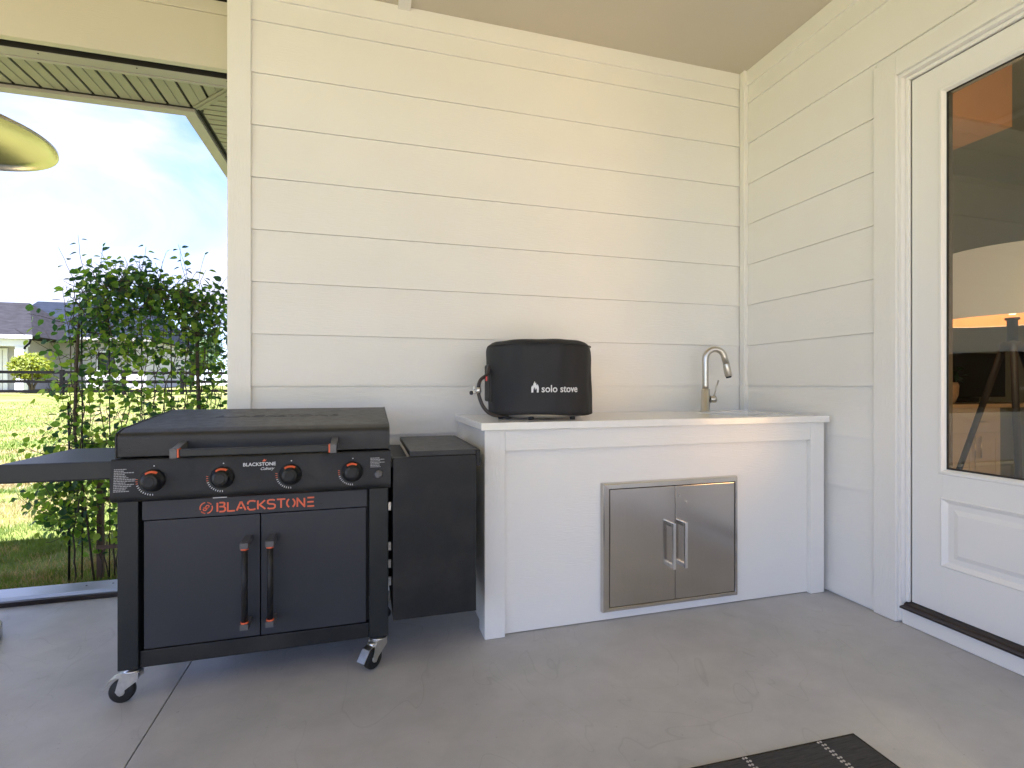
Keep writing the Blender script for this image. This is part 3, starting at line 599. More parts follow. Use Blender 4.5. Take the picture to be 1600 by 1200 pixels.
for i, (x0, x1) in enumerate(dxs):
    d = G('door', MB().box(x0, x1, GF+.008, GF+.030, .184, .628, .002), M['slate']); doors.append(d)
    hx = (-.408, -.326)[i]
    h = G('handle', MB().tube([(hx, GF-.062, .262), (hx, GF-.062, .530)], .0105, 16), M['blackm'], d)
    for z, s_ in ((.548, 1), (.244, -1)):
        mb = MB(); mb.prism([(hx-.013, GF-.075), (hx+.013, GF-.075), (hx+.013, GF-.050), (hx-.013, GF-.050)], 'z', min(z, z-s_*.020), max(z, z-s_*.020))
        mb.add([(hx-.013,GF-.050,z-s_*.020),(hx+.013,GF-.050,z-s_*.020),(hx+.013,GF-.050,z),(hx-.013,GF-.050,z),(hx-.011,GF+.0078,z+s_*.004-s_*.018),(hx+.011,GF+.0078,z+s_*.004-s_*.018),(hx+.011,GF+.0078,z+s_*.008),(hx-.011,GF+.0078,z+s_*.008)],
               [(0,1,5,4),(1,2,6,5),(2,3,7,6),(3,0,4,7)])
        G('handle_mount', mb, M['greybtn'], d)
    for z0, z1 in ((.5225, .528), (.264, .2695)): G('handle_ring', MB().tube([(hx, GF-.062, z0), (hx, GF-.062, z1)], .0128, 16), M['orange'], d)
# control panel (rounded front)
def rounded(pts, r, seg=4):
    out_ = []; n = len(pts)
    for i in range(n):
        p, a, b = Vector(pts[i]), Vector(pts[i-1]), Vector(pts[(i+1) % n]); rr = r[i] if isinstance(r, (list, tuple)) else r
        if rr == 0: out_.append(tuple(p)); continue
        u = (a-p).normalized(); v = (b-p).normalized(); s0, s1 = p+u*rr, p+v*rr
        for k in range(seg+1): t_ = k/seg; q = (1-t_)**2*s0+2*(1-t_)*t_*p+t_*t_*s1; out_.append(tuple(q))
    return out_
pf = rounded([(2.08,.705),(1.985,.707),(1.982,.735),(1.992,.853),(2.08,.853)], [0,.022,.010,.008,0])
G('control_panel', MB().prism(pf, 'x', -.812, .092, False), M['blackm'])
def py(z): return 1.982+(z-.735)/(.853-.735)*.010-.0003    # panel face depth at height z
KX = [-.689, -.479, -.259, -.047]; KZ = .779
for kx in KX:
    y0 = py(KZ)-.0005
    kb = G('knob', MB().lathe([(.038,0),(.038,.004),(.034,.008),(.033,.010),(.0275,.013),(.0255,.034),(.0235,.037),(.0,.037)], (kx,y0,KZ), (0,-1,0), 40), M['knob'])
    G('knob_face', MB().lathe([(.017,.0),(.017,.0012),(.0155,.0016)], (kx,y0-.0373,KZ), (0,-1,0), 28), M['blackm'], kb)
    mb = MB(); n = 12
    for r0, r1, dd in ((.0285,.0355,.0103),):
        A0, A1 = R(58), R(128); vs = []
        for i in range(n+1):
            a = A0+(A1-A0)*i/n
            for r_ in (.0272, .0335): vs.append((kx+math.cos(a)*r_, y0-.0128+(.0035 if r_ > .03 else -.0035), KZ+math.sin(a)*r_))
        mb.add(vs, [(2*i,2*i+1,2*i+3,2*i+2) for i in range(n)])
    G('knob_arc', mb, M['orange'], kb)
    mb = MB(); mo = MB()
    for i in range(12):
        a = R(174+i*8.8); r_ = .0475; cx, cz = kx+math.cos(a)*r_, KZ+math.sin(a)*r_
        t_ = (mo if i < 3 else mb); L_ = .0030; wd = .0009
        ux, uz = math.cos(a), math.sin(a); yy = py(cz)-.0006
        t_.add([(cx-ux*L_-uz*wd, yy, cz-uz*L_+ux*wd), (cx+ux*L_-uz*wd, yy, cz+uz*L_+ux*wd), (cx+ux*L_+uz*wd, yy, cz+uz*L_-ux*wd), (cx-ux*L_+uz*wd, yy, cz-uz*L_-ux*wd)], [(0,1,2,3)])
    mb.lathe([(.0020,0),(.0020,.0006)], (kx+.002, py(KZ+.05)-.0002, KZ+.048), (0,-1,0), 10)
    G('dial_marks', mb, M['white'], kb); G('dial_marks', mo, M['orange'], kb)
# igniter
G('igniter_button', MB().lathe([(.0175,0),(.0175,.004),(.0145,.009),(.012,.013),(0,.014)], (.046, py(.765)-.0005, .765), (0,-1,0), 28), M['greybtn'])
# fine print blocks
def fineprint(x0, x1, z0, z1, rows, seed, dx=0):
    rnd = random.Random(seed); mb = MB()
    for i in range(rows):
        z = z1-(z1-z0)*(i+.5)/rows; h = (z1-z0)/rows*.27; x = x0+dx*i/rows; end = x0+(x1-x0)*(.45+.55*rnd.random()) if i % 4 else x0+(x1-x0)*.55
        while x < end:
            w_ = rnd.uniform(.002, .009); yy = py(z)-.0006; mb.add([(x,yy,z-h),(min(x+w_,end),yy,z-h),(min(x+w_,end),yy,z+h),(x,yy,z+h)], [(0,1,2,3)]); x += w_+.0012
    return mb
G('printed_text', fineprint(-.802, -.738, .744, .822, 14, 3), M['print']); G('printed_text', fineprint(.018, .078, .790, .828, 7, 5), M['print'])
# small white wordmark between knobs
YW = py(.80)-.0011+.0
put_text('wordmark', text_mesh('BLACKSTONE', .0168, .0003, .0003, spacing=1.02), M['white'], gr, fold((-.362, YW, .819)))
put_text('wordmark', text_mesh('Culinary', .0145, .0003, .0, shear=.45, spacing=.9), M['white'], gr, fold((-.338, YW-.0002, .803)))
mb = MB(); mb.add([(-.353,YW-.0006,.829),(-.346,YW-.0006,.838),(-.343,YW-.0006,.834),(-.338,YW-.0006,.836),(-.343,YW-.0006,.829)], [(0,1,2,3,4)]); G('flame_mark', mb, M['orange'])
# lid
pf = rounded([(2.000,.858),(1.998,.936),(2.045,.950),(2.54,.995),(2.56,.97),(2.56,.858)], [.003,.018,.012,.012,.01,0], 6)
lid = G('lid', MB().prism(pf, 'x', -.798, .084, False), M['lid'])
for p in lid.data.polygons: p.use_smooth = len(p.vertices) == 4
lid.data.set_sharp_from_angle(angle=R(40)) if hasattr(lid.data, 'set_sharp_from_angle') else None
pe = rounded([(1.9965,.855),(1.9945,.9375),(2.044,.9525),(2.54,.9975),(2.563,.97),(2.563,.855)], [.003,.018,.012,.012,.01,0], 6)
for x0 in (-.8025, .0845): G('lid_rim', MB().prism(pe, 'x', x0, x0+.004), M['lid'], lid)
G('griddle_pan', MB().box(-.785, .07, 2.085, 2.54, .70, .857), M['blackm'])
# embossed lettering on the lid
me = text_mesh('BLACKSTONE', .075, .0004, .0008, spacing=1.0)
sl = math.atan2(.045, .495); T = Matrix.Translation((-.345, 2.30, .9737)) @ Matrix.Rotation(sl, 4, 'X') @ Matrix.Scale(.85, 4, (0,1,0))
put_text('embossed_lettering', me, M['lid'], lid, T)
# lid handle
HY, HZ = 1.908, .878
hdl = G('lid_handle', MB().box(-.585, -.125, HY-.011, HY+.011, HZ-.012, HZ+.012, .003), M['legm'], lid)
for x0, x1 in ((-.612, -.5905), (-.1195, -.098)):
    mb = MB(); mb.box(x0, x1, HY-.0135, HY+.0135, HZ-.017, HZ+.015, .002)
    xo = .03 if x0 < -.3 else -.03
    mb.add([(x0,HY+.0137,HZ-.012),(x1,HY+.0137,HZ-.012),(x1,HY+.0137,HZ+.015),(x0,HY+.0137,HZ+.015),(x0,1.9975,HZ+.002),(x1,1.9975,HZ+.002),(x1,1.9975,HZ+.030),(x0,1.9975,HZ+.030)],
           [(0,1,5,4),(1,2,6,5),(2,3,7,6),(3,0,4,7)])
    G('handle_mount', mb, M['greybtn'], lid)
for x0 in (-.5900, -.1245): G('handle_ring', MB().box(x0, x0+.0045, HY-.0135, HY+.0135, HZ-.0145, HZ+.0145, .001), M['orange'], lid)
# big orange stencil wordmark on the header panel, drawn with strokes
def strokes(segs, th, x0, w_, h, z0, y, mb):
    for pl_ in segs:
        P = [Vector((x0+a*w_, z0+b*h)) for a, b in pl_]
        for a, b in zip(P[:-1], P[1:]):
            d = (b-a).normalized(); n = Vector((-d.y, d.x))*th/2; a2, b2 = a-d*th*.0, b+d*th*.0
            q = [a2-n, b2-n, b2+n, a2+n]; mb.add([(p.x, y, p.y) for p in q], [(0,1,2,3)])
        for p in P[1:-1]:
            mb.add([(p.x+math.cos(i*math.pi/4)*th/2, y-.0001, p.y+math.sin(i*math.pi/4)*th/2) for i in range(8)], [tuple(range(8))])
def arc(cx, cy, rx, ry, a0, a1, n=8): return [(cx+rx*math.cos(R(a0+(a1-a0)*i/n)), cy+ry*math.sin(R(a0+(a1-a0)*i/n))) for i in range(n+1)]
GL = {
 'B': ([[(.08,0),(.08,1)], [(.30,1),(.72,1),(.84,.93),(.86,.76),(.74,.55),(.30,.55)], [(.74,.55),(.92,.40),(.92,.14),(.78,0),(.30,0)]], 1.0),
 'L': ([[(.08,1),(.08,0),(.85,0)]], .92),
 'A': ([[(0,0),(.44,1)], [(.50,1),(.98,0)], [(.30,.28),(.62,.28)]], 1.02),
 'C': ([[(.92,.92),(.72,1),(.30,1),(.10,.85),(.06,.62)], [(.06,.40),(.10,.15),(.30,0),(.72,0),(.92,.08)]], .98),
 'K': ([[(.08,0),(.08,1)], [(.88,1),(.28,.5),(.92,0)]], .96),
 'S': ([[(.90,.92),(.72,1),(.28,1),(.10,.90),(.10,.64),(.28,.54),(.74,.50),(.92,.38),(.92,.12),(.74,0),(.26,0),(.08,.10)]], 1.0),
 'T': ([[(.0,1),(.96,1)], [(.48,.92),(.48,0)]], .98),
 'O': ([arc(.5,.5,.46,.5,115,245), arc(.5,.5,.46,.5,65,-65)], 1.04),
 'N': ([[(.08,0),(.08,1),(.90,0),(.90,1)]], 1.02),
 'E': ([[(.90,1),(.10,1)], [(.84,.5),(.10,.5)], [(.90,0),(.10,0)]], .92)}
mb = MB(); x = -.512; hgt = .032; wd = .0298; yy = GF+.0032
for ch in 'BLACKSTONE':
    sg, adv = GL[ch]; strokes(sg, .0058, x, wd, hgt, .647, yy, mb); x += wd*adv+.0038
G('orange_wordmark', mb, M['orange'], hd)
mb = MB(); cx, cz = -.545, .663
for a0, a1 in ((100, 200), (215, 260), (280, 380), (35, 80)): strokes([arc(0,0,1,1,a0,a1,8)], .0038, cx, .0195, .0195, cz, yy, mb)
strokes([[(-.55,-.35),(.1,.45),(.5,.45)], [(.55,.35),(-.1,-.45),(-.5,-.45)], [(-.45,.05),(.25,-.02)], [(-.2,-.15),(.5,.1)]], .0034, cx, .0195, .0195, cz, yy, mb)
G('round_emblem', mb, M['orange'], hd)
mb = MB()
for x in (-.578, -.160): mb.lathe([(.0028,0),(.0028,.001)], (x, GF+.0035, .655), (0,-1,0), 10)
G('screw', mb, M['dark'], hd)
# light in the gap under the panel, drawn as a pale strip
G('gap_light_strip', MB().box(-.518, -.474, GF-.020, GF-.018, .7005, .7045), M['white'])
# shelves
G('side_shelf', MB().box(-1.142, -.8135, 2.035, 2.475, .780, .843, .006), M['legm'])
G('shelf_hook', MB().lathe([(.018,0),(.018,.006),(.012,.009)], (-.823, 2.10, .843), seg=20), M['rubber'])
rs = G('side_shelf', MB().box(.165, .4275, 2.006, 2.60, .822, .843, .003), M['lid'])
G('shelf_bracket', MB().box(.092, .1655, 2.03, 2.58, .78, .806, .003), M['dark'])
G('tank_cover', MB().box(.102, .428, 2.004, 2.022, .195, .8215, .002).box(.4285, .446, 2.004, 2.60, .775, .842, .005).box(.102, .108, 2.0225, 2.5, .195, .81), M['blackm'])
G('tank_cover', MB().box(.420, .428, 2.0225, 2.56, .195, .8175, .001), M['blackm'])
mb = MB()
for z in (.30, .37, .44, .60): mb.box(.0865, .098, 2.09, 2.10, z, z+.032)
G('shelf_slide', mb, M['zinc'])
G('gas_valve', MB().tube([(.455,2.42,.245),(.49,2.42,.235)], .012, 12).tube([(.475,2.42,.23),(.475,2.42,.26)], .009, 10), M['zinc'])
# casters
def caster(sx, sy, ang, gap):
    c = Vector((sx, sy, 0)); ca, sa = math.cos(ang), math.sin(ang); rd = Vector((ca, sa, 0)); ax = Vector((-sa, ca, 0))
    w = c+rd*.032+Vector((0,0,.040))
    cs = G('caster', MB().lathe([(.028,0),(.028,.005),(.010,.0055),(.010,.0145)], (sx,sy,.106), seg=24), M['zinc'])
    G('wheel', MB().lathe([(.012,-.014),(.033,-.014),(.0385,-.011),(.040,-.006),(.040,.006),(.0385,.011),(.033,.014),(.012,.014)], w, ax, 40), M['rubber'], cs)
    G('hub', MB().lathe([(.011,-.0165),(.013,-.016),(.013,.016),(.011,.0165)], w, ax, 20), M['zinc'], cs)
    mb = MB()
    for s_ in (-1, 1):
        o_ = ax*(.0195*s_); q = [c+rd*-.024+Vector((0,0,.104)), c+rd*.030+Vector((0,0,.104)), w+rd*.014+Vector((0,0,.004)), w+Vector((0,0,-.012)), w-rd*.012+Vector((0,0,.006)), c+rd*-.026+Vector((0,0,.080))]
        t0 = ax*.0015; vs = [p+o_-t0 for p in q]+[p+o_+t0 for p in q]; n = 6
        mb.add(vs, [tuple(range(n-1,-1,-1)), tuple(range(n,2*n))]+[(i,(i+1)%n,n+(i+1)%n,n+i) for i in range(n)])
    q = [c-rd*.030-ax*.021, c+rd*.032-ax*.021, c+rd*.032+ax*.021, c-rd*.030+ax*.021]
    vs = [p+Vector((0,0,.1035)) for p in q]+[p+Vector((0,0,.1058)) for p in q]; mb.add(vs, [(3,2,1,0),(4,5,6,7),(0,1,5,4),(1,2,6,5),(2,3,7,6),(3,0,4,7)])
    G('fork', mb, M['zinc'], cs)
    a = c+rd*.028+Vector((0,0,.098)); b = c+rd*.064+Vector((0,0,.084)); e = c+rd*.092+Vector((0,0,.046))
    mb = MB()
    for p, q2, ww in ((a, b, .017), (b, e, .019)):
        up = (q2-p).cross(ax).normalized()*.0016
        vs = [p-ax*ww-up, p+ax*ww-up, q2+ax*ww-up, q2-ax*ww-up, p-ax*ww+up, p+ax*ww+up, q2+ax*ww+up, q2-ax*ww+up]
        mb.add(vs, [(3,2,1,0),(4,5,6,7),(0,1,5,4),(1,2,6,5),(2,3,7,6),(3,0,4,7)])
    mb.tube([c+rd*.038-ax*.016+Vector((0,0,.094)), c+rd*.038+ax*.016+Vector((0,0,.094))], .007, 10)
    G('brake_lever', mb, M['zinc'], cs)
caster(GX0+.034, GF+.034, R(176), 0); caster(GX1-.036, GF+.034, R(222), 0); caster(GX0+.034, GB-.035, R(60), 0); caster(GX1-.036, GB-.035, R(-30), 0)

# ------------------------------------------------------------------ patio heater at the left edge
PX, PY = -1.737, 2.660
ph = thing('patio_heater', (PX, PY, 0), 'patio heater with a wide round shiny reflector hood, cut off by the left edge', 'patio heater')
mb = MB(); mb.lathe([(.0,.115),(.10,.108),(.20,.088),(.30,.056),(.38,.020),(.412,.004),(.417,0),(.417,-.012),(.413,-.012),(.411,0),(.378,.014),(.298,.050),(.198,.082),(.10,.102),(.0,.109)], (PX,PY,2.158), seg=64, capped=False)
hood = build('reflector_hood', mb, M['gold'], ph)
mb = MB()
for a in (R(-40), R(50), R(140), R(230)): mb.box(PX+math.cos(a)*.40-.006, PX+math.cos(a)*.40+.006, PY+math.sin(a)*.40-.006, PY+math.sin(a)*.40+.006, 2.166, 2.190)
build('clip', mb, M['dark'], ph)
build('burner', MB().lathe([(.07,1.80),(.085,1.82),(.085,2.05),(.05,2.10),(.02,2.26)], (PX,PY,0), seg=32), M['heaterpost'], ph)
build('pole', MB().lathe([(.03,.5),(.03,1.80)], (PX,PY,0), seg=24), M['heaterpost'], ph)
build('tank_housing', MB().lathe([(.205,.075),(.205,.75),(.18,.77),(.035,.80)], (PX,PY,0), seg=48), M['heaterpost'], ph)
build('base', MB().lathe([(.228,0),(.232,.004),(.232,.050),(.222,.066),(.21,.072)], (PX,PY,.0015), seg=56), M['heaterpost'], ph)

# ------------------------------------------------------------------ rug
rug = thing('rug', (.6, .3, 0), 'flat charcoal woven rug with ivory dashed lines at the bottom edge of the picture', 'rug')
RT = Matrix.Translation((1.47, 1.237, 0)) @ Matrix.Rotation(R(-1.6), 4, 'Z')
rb = build('pile', MB().box(-2.1, 0, -2.6, 0, .0005, .0065, .002), M['rug']); rb.data.transform(RT); rb.parent = rug; rb.location = -Vector(rug.location)
mb = MB()
for lx in (-.132, -.40, -.668, -.936):
    y = -.004; i = 0
    while y > -2.55:
        for s_ in (-1, 1):
            ox = s_*.0048; mb.lathe([(.0042,0),(.0034,.0012)], (lx+ox+(.002 if i % 2 else -.002), y, .0066), seg=8)
        y -= .0135; i += 1
rw = build('ivory_stitching', mb, M['rugwhite']); rw.data.transform(RT); rw.parent = rug; rw.location = -Vector(rug.location)
mb = MB(); mb.tube([(-2.1,0,.005),(0,0,.005),(0,-2.6,.005)], .004, 8); rw = build('bound_edge', mb, M['screen']); rw.data.transform(RT); rw.parent = rug; rw.location = -Vector(rug.location)

# ------------------------------------------------------------------ trellis and vine
TY = 3.66
tr_ = thing('trellis', (-1.33, TY, -.1), 'dark wood and metal trellis standing in the grass, overgrown with the vine', 'trellis')
for x, r_, top in ((-1.705,.0065,1.0),(-1.64,.004,1.6),(-1.50,.0035,1.5),(-1.33,.0035,1.5),(-1.17,.0035,1.5),(-1.02,.006,1.55)):
    build('upright', MB().tube([(x,TY,-.12),(x+.004,TY,.6),(x-.003,TY,top)], r_, 8), M['wood'] if r_ > .01 else M['stake'], tr_)
build('upright', MB().box(-1.575,-1.545,TY+.02,TY+.05,-.12,.75), M['wood'], tr_)
for z in (.12,.41): build('crossbar', MB().box(-1.56,-1.0,TY-.018,TY-.006,z-.011,z+.011), M['wood'], tr_)
for z in (.75,1.12,1.42,1.66): build('wire', MB().tube([(-1.70,TY+.008,z),(-1.35,TY+.01,z-.008),(-1.0,TY+.008,z)], .0028, 6), M['stake'], tr_)
vine = thing('climbing_vine', (-1.35, TY, -.1), 'leafy green climbing vine sprawling over the trellis beside the corner board', 'vine')
rnd = random.Random(21)
leaves = []; stems = MB()
def leafat(p, out_dir, size=None): leaves.append((Vector(p), Vector(out_dir), size or rnd.uniform(.030, .050)))
def walk(p, d, n, step=.028, wander=.35, r0=.0035, leafp=.8, pull=None, up=0.1, leaf0=0):
    p = Vector(p); d = Vector(d).normalized(); pts = [p.copy()]
    for i in range(n):
        d = d+Vector((rnd.uniform(-1,1), rnd.uniform(-.7,.7), rnd.uniform(-1,1)))*wander*.5+Vector((0,0,up))
        if pull is not None: q = Vector(pull)-p; q.z *= .2; d += q*.5
        if abs(p.y-TY) > .13: d.y -= (p.y-TY)*2
        d.normalize(); p = p+d*step; pts.append(p.copy())
        if i >= leaf0 and rnd.random() < leafp:
            s_ = d.cross(Vector((0,-1,0))); s_ = (s_.normalized() if s_.length > .01 else Vector((1,0,0)))*(1 if i % 2 else -1)
            leafat(p+s_*.014, s_+Vector((0, rnd.uniform(-1,.6), rnd.uniform(-.3,.5))))
    stems.tube(pts, [r0*(1-.6*i/len(pts)) for i in range(len(pts))], 5, False); return pts
# climbing stems
for bx, nst in ((-1.66, 5), (-1.50, 3), (-1.33, 3), (-1.17, 4), (-1.02, 6), (-.93, 4)):
    for i in range(nst):
        z0 = rnd.uniform(.3, .9) if i else -.1
        walk((bx+rnd.uniform(-.03,.03), TY+rnd.uniform(-.04,.04), z0), (rnd.uniform(-.2,.2),0,1), int((1.7-z0)/.028), wander=.55, r0=.005 if not i else .003, leafp=.55, pull=(bx,TY,2), up=.28, leaf0=8 if z0 < 0 else 0)
# bushy middle
for i in range(215):
    x = rnd.uniform(-1.72, -.90) if i % 2 else rnd.choice((-1.65,-1.5,-1.33,-1.17,-1.02,-.94))+rnd.gauss(0,.03); z = rnd.uniform(.62, 1.6)
    walk((x, TY+rnd.uniform(-.08,.08), z), (rnd.uniform(-1,1), rnd.uniform(-.4,.4), rnd.uniform(-.6,.6)), rnd.randint(4, 9), wander=.6, r0=.002, leafp=.85)
# thatch at the top
for i in range(215):
    x = rnd.uniform(-1.62, -.90); top = 1.74-.22*abs((x+1.3)/.38)**2.2
    z = top-abs(rnd.gauss(0, .13))
    walk((x, TY+rnd.uniform(-.12,.12), z), (rnd.uniform(-1,1), rnd.uniform(-.4,.4), rnd.uniform(-.4,.4)), rnd.randint(5, 10), wander=.7, r0=.0025, leafp=.9)
# low skirt, leaning out to the left
for i in range(150):
    x = rnd.uniform(-1.80, -1.40); walk((x, TY+rnd.uniform(-.08,.08), rnd.uniform(.16, .78)), (rnd.uniform(-1.2,.5), rnd.uniform(-.3,.3), rnd.uniform(-.5,.5)), rnd.randint(4,8), wander=.5, r0=.002, leafp=.9)
for i in range(5): walk((-1.62, TY, rnd.uniform(.35,.62)), (-1, rnd.uniform(-.2,.2), rnd.uniform(-.35,.25)), rnd.randint(11,17), wander=.28, r0=.0025, leafp=.8)
for i in range(5): walk((-1.55+.05*i, TY, -.1), (rnd.uniform(-.5,.5), 0, 1), 14, wander=.5, r0=.004, leafp=.25, up=.3)
# long tendrils standing above and beside the thatch
for (x, z, dx, dz, n) in ((-1.60,1.60,-.25,1,13),(-1.62,1.62,-.10,1,15),(-1.34,1.72,.35,1,9),(-1.06,1.66,-.05,1,12),(-1.10,1.66,.10,1,13),(-.98,1.55,.55,1,12),(-.95,1.45,.5,.9,10),(-1.66,1.45,-1,.35,10),(-1.66,1.25,-1,.45,12),(-1.66,1.0,-1,.1,9),(-1.45,1.74,-.2,1,5),(-1.22,1.74,.2,1,5),(-.92,1.3,1,.3,6)):
    walk((x, TY+rnd.uniform(-.05,.05), z), (dx, rnd.uniform(-.1,.1), dz), n, step=.026, wander=.22, r0=.0022, leafp=.62, up=.02)
for x, z, dx in ((-1.24,1.74,.35), (-1.02,1.74,.30), (-1.55,1.75,.15)):
    p = Vector((x,TY,z)); pts = [p+Vector((dx*.12*(t/8)**1.5, 0, .16*t/8*1.2)) for t in range(9)]; stems.tube(pts, .0012, 5, False); leafat(pts[-1], (dx,0,.4), .03); leafat(pts[3], (-.5,0,.2), .025)
build('stems', stems, M['stem'], vine)
build('trunk', MB().tube([(-1.56,TY-.03,-.12),(-1.60,TY-.035,.3),(-1.665,TY-.025,.8),(-1.655,TY-.03,1.2),(-1.64,TY-.02,1.6)], [.006,.006,.009,.010,.005], 8), M['stem'], vine)
build('trunk', MB().tube([(-1.02,TY-.03,-.12),(-1.03,TY-.035,.4),(-1.01,TY-.03,1.0),(-1.03,TY-.02,1.55)], [.010,.013,.013,.006], 8), M['stem'], vine)
def leafgeo(w, fold_, curl):
    L_ = [(0,0),(.18,.30),(.42,.42),(.68,.33),(.88,.14),(1,0)]
    vs = []; fs = []
    for t_, h in L_: vs += [(t_, h*w, h*fold_-curl*t_*t_), (t_, 0, -curl*t_*t_), (t_, -h*w, h*fold_-curl*t_*t_)]
    for i in range(5):
        a = 3*i; fs += [(a, a+1, a+4, a+3), (a+1, a+2, a+5, a+4)]
    return vs, fs
LG = [leafgeo(.85, .22, .12), leafgeo(.70, .12, .25), leafgeo(.98, .32, .05)]
LM = []
for gi, (vs, fs) in enumerate(LG):
    for mi in range(4):
        mb = MB(); mb.add(vs, fs, True); LM.append(mb.mesh('leaf', M['leaf%d' % mi]))
def leafmat(p, d, s_):
    d = d.normalized(); up = Vector((rnd.uniform(-.6,.6), rnd.uniform(-1,.3), rnd.uniform(.1,1))); y = up.cross(d)
    y = y.normalized() if y.length > .05 else d.orthogonal().normalized(); z = d.cross(y)
    m_ = Matrix(((d.x,y.x,z.x,p.x),(d.y,y.y,z.y,p.y),(d.z,y.z,z.z,p.z),(0,0,0,1))); return m_ @ Matrix.Scale(s_, 4)
leaves.sort(key=lambda l: l[0].y-l[2]*3)
vl = wl(vine)
rest = [MB() for _ in range(4)]
for i, (p, d, s_) in enumerate(leaves):
    mi = rnd.choice((0,0,1,1,2,2,3)) if p.z > 1.3 else rnd.choice((0,1,1,3,3,2)); gi = rnd.randrange(3); T = leafmat(p, d, s_)  # darker tones above, brighter below: shade and lawn light put into leaf colour
    if i < 290:
        o = bpy.data.objects.new('leaf', LM[gi*4+mi]); COL.objects.link(o); o.parent = vine; o.matrix_local = Matrix.Translation(-vl) @ T
    else: rest[mi].add([T @ Vector(v) for v in LG[gi][0]], LG[gi][1], True)
allr = MB(); idx = []
for mi in range(4): allr.add(rest[mi].v, rest[mi].f, True); idx += [mi]*len(rest[mi].f)
me = allr.mesh('foliage', [M['leaf%d' % k] for k in range(4)]); me.polygons.foreach_set('material_index', idx); me.update()
link('foliage', me, vine)['kind'] = 'stuff'

# ------------------------------------------------------------------ grass blades
rnd = random.Random(5)
vs = []; fs = []; mi = []
def blade(x, y, h, w_):
    a = rnd.uniform(0, 6.28); lx, ly = rnd.gauss(0,.45)*h, rnd.gauss(0,.45)*h; z = gz(y); k = len(vs)
    dx, dy = math.cos(a)*w_, math.sin(a)*w_
    vs.extend([(x-dx,y-dy,z-.005),(x+dx,y+dy,z-.005),(x+lx*.45+dx*.7,y+ly*.45+dy*.7,z+h*.6),(x+lx*.45-dx*.7,y+ly*.45-dy*.7,z+h*.6),(x+lx,y+ly,z+h)])
    fs.extend([(k,k+1,k+2,k+3),(k+3,k+2,k+4)])
    n = noise.noise(Vector((x*1.1,y*1.1,0)))+.4*noise.noise(Vector((x*5,y*5,2))); s_ = 1 if n+rnd.uniform(-.3,.3) > .10 else 0; mi.extend([s_,s_])
for i in range(52000):
    y = 3.29+(rnd.random()**1.6)*4.2; x = -rnd.uniform(.16, .60)*y-.15
    if noise.noise(Vector((x*2.3,y*2.3,7))) < -.12 and rnd.random() < .75: continue
    blade(x, y, rnd.uniform(.02,.055), rnd.uniform(.0016,.003))
for i in range(42000):
    y = 7+(rnd.random()**1.4)*16; x = -rnd.uniform(.20, .66)*y
    blade(x, y, rnd.uniform(.03,.06), rnd.uniform(.004,.008))
me = bpy.data.meshes.new('grass'); me.from_pydata(vs, [], fs); me.materials.append(M['lawnblade0']); me.materials.append(M['lawnblade1']); me.polygons.foreach_set('material_index', mi); me.update()
tag(link('grass', me), 'short lawn grass with straw patches beyond the sill', 'grass', kind='stuff')

# ------------------------------------------------------------------ far side: fence, houses, shrub, trees
FYF = 28.0; zf = gz(FYF)
fn = thing('rail_fence', (-14, FYF, zf), 'dark wooden post and rail fence crossing the lawn in the distance', 'fence')
x = -20.5
while x < -3:
    build('post', MB().box(x-.07, x+.07, FYF-.07, FYF+.07, zf-.1, zf+1.16), M['fence'], fn)
    for z in (.18, .62, 1.04): build('rail', MB().box(x+.071, x+2.329, FYF-.06, FYF-.01, zf+z-.065, zf+z+.065), M['fence'], fn)
    x += 2.40
def hiproof(mb, x0, x1, y0, y1, z0, z1, hipl=0, hipr=0):
    ym = (y0+y1)/2; mb.add([(x0,y0,z0),(x1,y0,z0),(x1,y1,z0),(x0,y1,z0),(x0+hipl,ym,z1),(x1-hipr,ym,z1)], [(0,1,5,4),(1,2,5),(2,3,4,5),(3,0,4),(0,3,2,1)])
    return mb
zb = gz(35)
h1 = thing('house', (-15.5, 38, zb), 'pale far house with a long slate blue gable roof behind the fence', 'house', 'houses beyond the fence')
build('wall', MB().box(-19.5, -12.6, 35.3, 43, zb-.2, 3.85), M['house'], h1)
build('roof', hiproof(MB(), -20, -12.1, 34.6, 44, 3.80, 6.42, 0.05, 1.4), M['roofblue'], h1)
build('eave_board', MB().box(-20, -12.1, 34.53, 34.59, 3.68, 3.84), M['fascia'], h1)
for x in (-14.6,): w_ = build('window', MB().box(x-.5, x+.5, 35.25, 35.29, 1.9, 3.1), M['paint'], h1); build('pane', MB().box(x-.42, x+.42, 35.235, 35.249, 1.98, 3.02), M['screen'], w_)
h2 = thing('house', (-20, 34, zb), 'nearer far house wing with a grey hip roof, porch column and pale garage door', 'house', 'houses beyond the fence')
build('wall', MB().box(-28, -17.4, 32.4, 38, zb-.2, 3.62), M['house'], h2)
build('roof', hiproof(MB(), -28.6, -15.95, 31.0, 39, 3.55, 5.72, 3.5, 2.2), M['roofgrey'], h2)
build('eave_board', MB().box(-28.6, -15.95, 30.93, 30.99, 3.42, 3.60), M['paint'], h2)
build('porch_beam', MB().box(-20.5, -16.3, 31.2, 31.45, 3.05, 3.41), M['paint'], h2)
build('porch_column', MB().box(-16.75, -16.4, 31.15, 31.5, zb-.2, 3.04), M['paint'], h2)
build('downspout', MB().tube([(-16.0,30.98,3.45),(-16.1,31.05,3.2),(-16.33,31.12,3.0),(-16.33,31.12,2.9)], .05, 8), M['fence'], h2)
gd = build('garage_door', MB().box(-20.1, -17.7, 32.33, 32.39, zb-.1, 3.0), M['paint'], h2)
for i in range(7): build('groove', MB().box(-19.9+i*.33, -19.87+i*.33, 32.322, 32.329, zb-.05, 2.9), M['fascia'], gd)
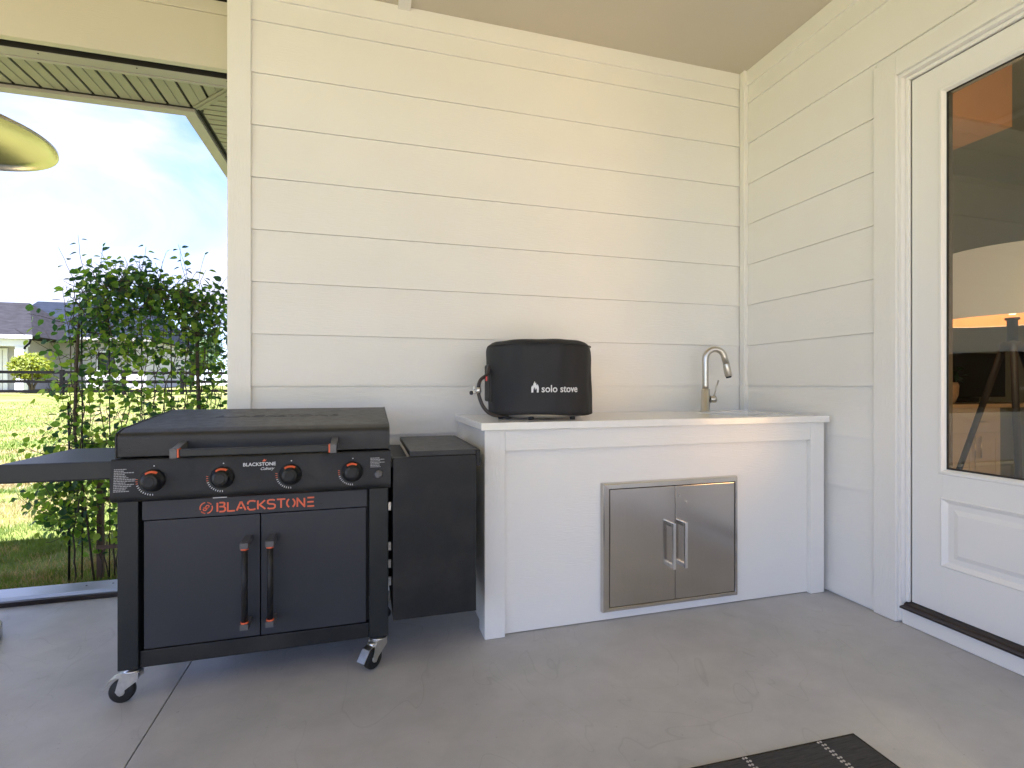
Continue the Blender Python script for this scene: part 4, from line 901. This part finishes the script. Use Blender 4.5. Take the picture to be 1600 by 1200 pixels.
def crown(c, rad, n, size, seed, squash=.85, lumps=9):
    rn = random.Random(seed); mb = MB(); c = Vector(c); cl = []
    for i in range(lumps):
        d = Vector((rn.gauss(0,1), rn.gauss(0,1), rn.gauss(0,.8))).normalized()*rad*rn.uniform(.35,.75); cl.append((c+Vector((d.x,d.y,d.z*squash)), rad*rn.uniform(.30,.55)))
    for i in range(n):
        cc, rr = rn.choice(cl); d = Vector((rn.gauss(0,1), rn.gauss(0,1), rn.gauss(0,1))).normalized(); p = cc+d*rr*(rn.random()**.35)
        u = Vector((rn.gauss(0,1), rn.gauss(0,1), rn.gauss(0,1))).normalized(); v = u.cross(d+Vector((.01,.02,.03))).normalized(); s_ = size*rn.uniform(.6,1.3)
        mb.add([p-u*s_, p+v*s_*.5, p+u*s_, p-v*s_*.5], [(0,1,2,3)])
    return mb
zs = gz(30)
sh = thing('garden_shrub', (-15.3, 29.6, zs), 'round golden green shrub glowing in the sun beside the porch column', 'shrub')
build('crown', crown((-15.35, 29.8, 1.98), .80, 7000, .08, 3, .95, 60), M['shrub'], sh)
mb = MB()
for i in range(5): a = i*1.3; mb.tube([(-15.3,29.7,zs-.1),(-15.3+.1*math.cos(a),29.7+.1*math.sin(a),zs+.35),(-15.3+.45*math.cos(a),29.7+.45*math.sin(a),1.7)], [.05,.04,.02], 6)
build('trunk', mb, M['bark'], sh)
for i, (x, y, lb) in enumerate([(-14.4, 30.6, 'low brownish bush just behind the fence, right of the golden shrub'), (-12.6, 31, 'low bush by the pale house wall, mostly behind the vine')]):
    b_ = thing('low_bush', (x, y, gz(y)), lb, 'bush', 'low bushes by the far house'); build('foliage', crown((x, y, gz(y)+.30), .55, 900, .08, 20+i, .5), M['bark'] if i == 0 else M['tree'], b_)['kind'] = 'stuff'
trees = [(-27,92,10,'tree2','hazy tree seen just left of the corner board, far beyond the vine'), (-33,84,8.5,'tree','round green tree in the far tree line, second from the corner board'), (-22,76,7.5,'tree','small leafy tree nearest the corner board in the far tree line'), (-40,96,10,'tree2','tall pale tree in the far tree line behind the vine top'), (-48,90,9,'tree','dense tree in the far tree line next to the slate blue roof'), (-58,100,8.5,'tree2','leftmost tree of the far line, behind the slate blue roof')]
for i, (x, y, h, mt, lb) in enumerate(trees):
    z = gz(y); t_ = thing('far_tree', (x, y, z), lb, 'tree', 'trees at the far edge of the lawn')
    build('trunk', MB().tube([(x,y,z-.3),(x+.2,y,z+h*.3),(x,y,z+h*.65)], [.35,.25,.1], 8).tube([(x+.15,y,z+h*.3),(x+1.6,y,z+h*.55)], [.16,.06], 6).tube([(x+.15,y,z+h*.28),(x-1.7,y+.5,z+h*.5)], [.16,.06], 6), M['bark'], t_)
    build('crown', crown((x, y, z+h*.58), h*.48, 4200, .30, 40+i, .85, 16), M[mt], t_)
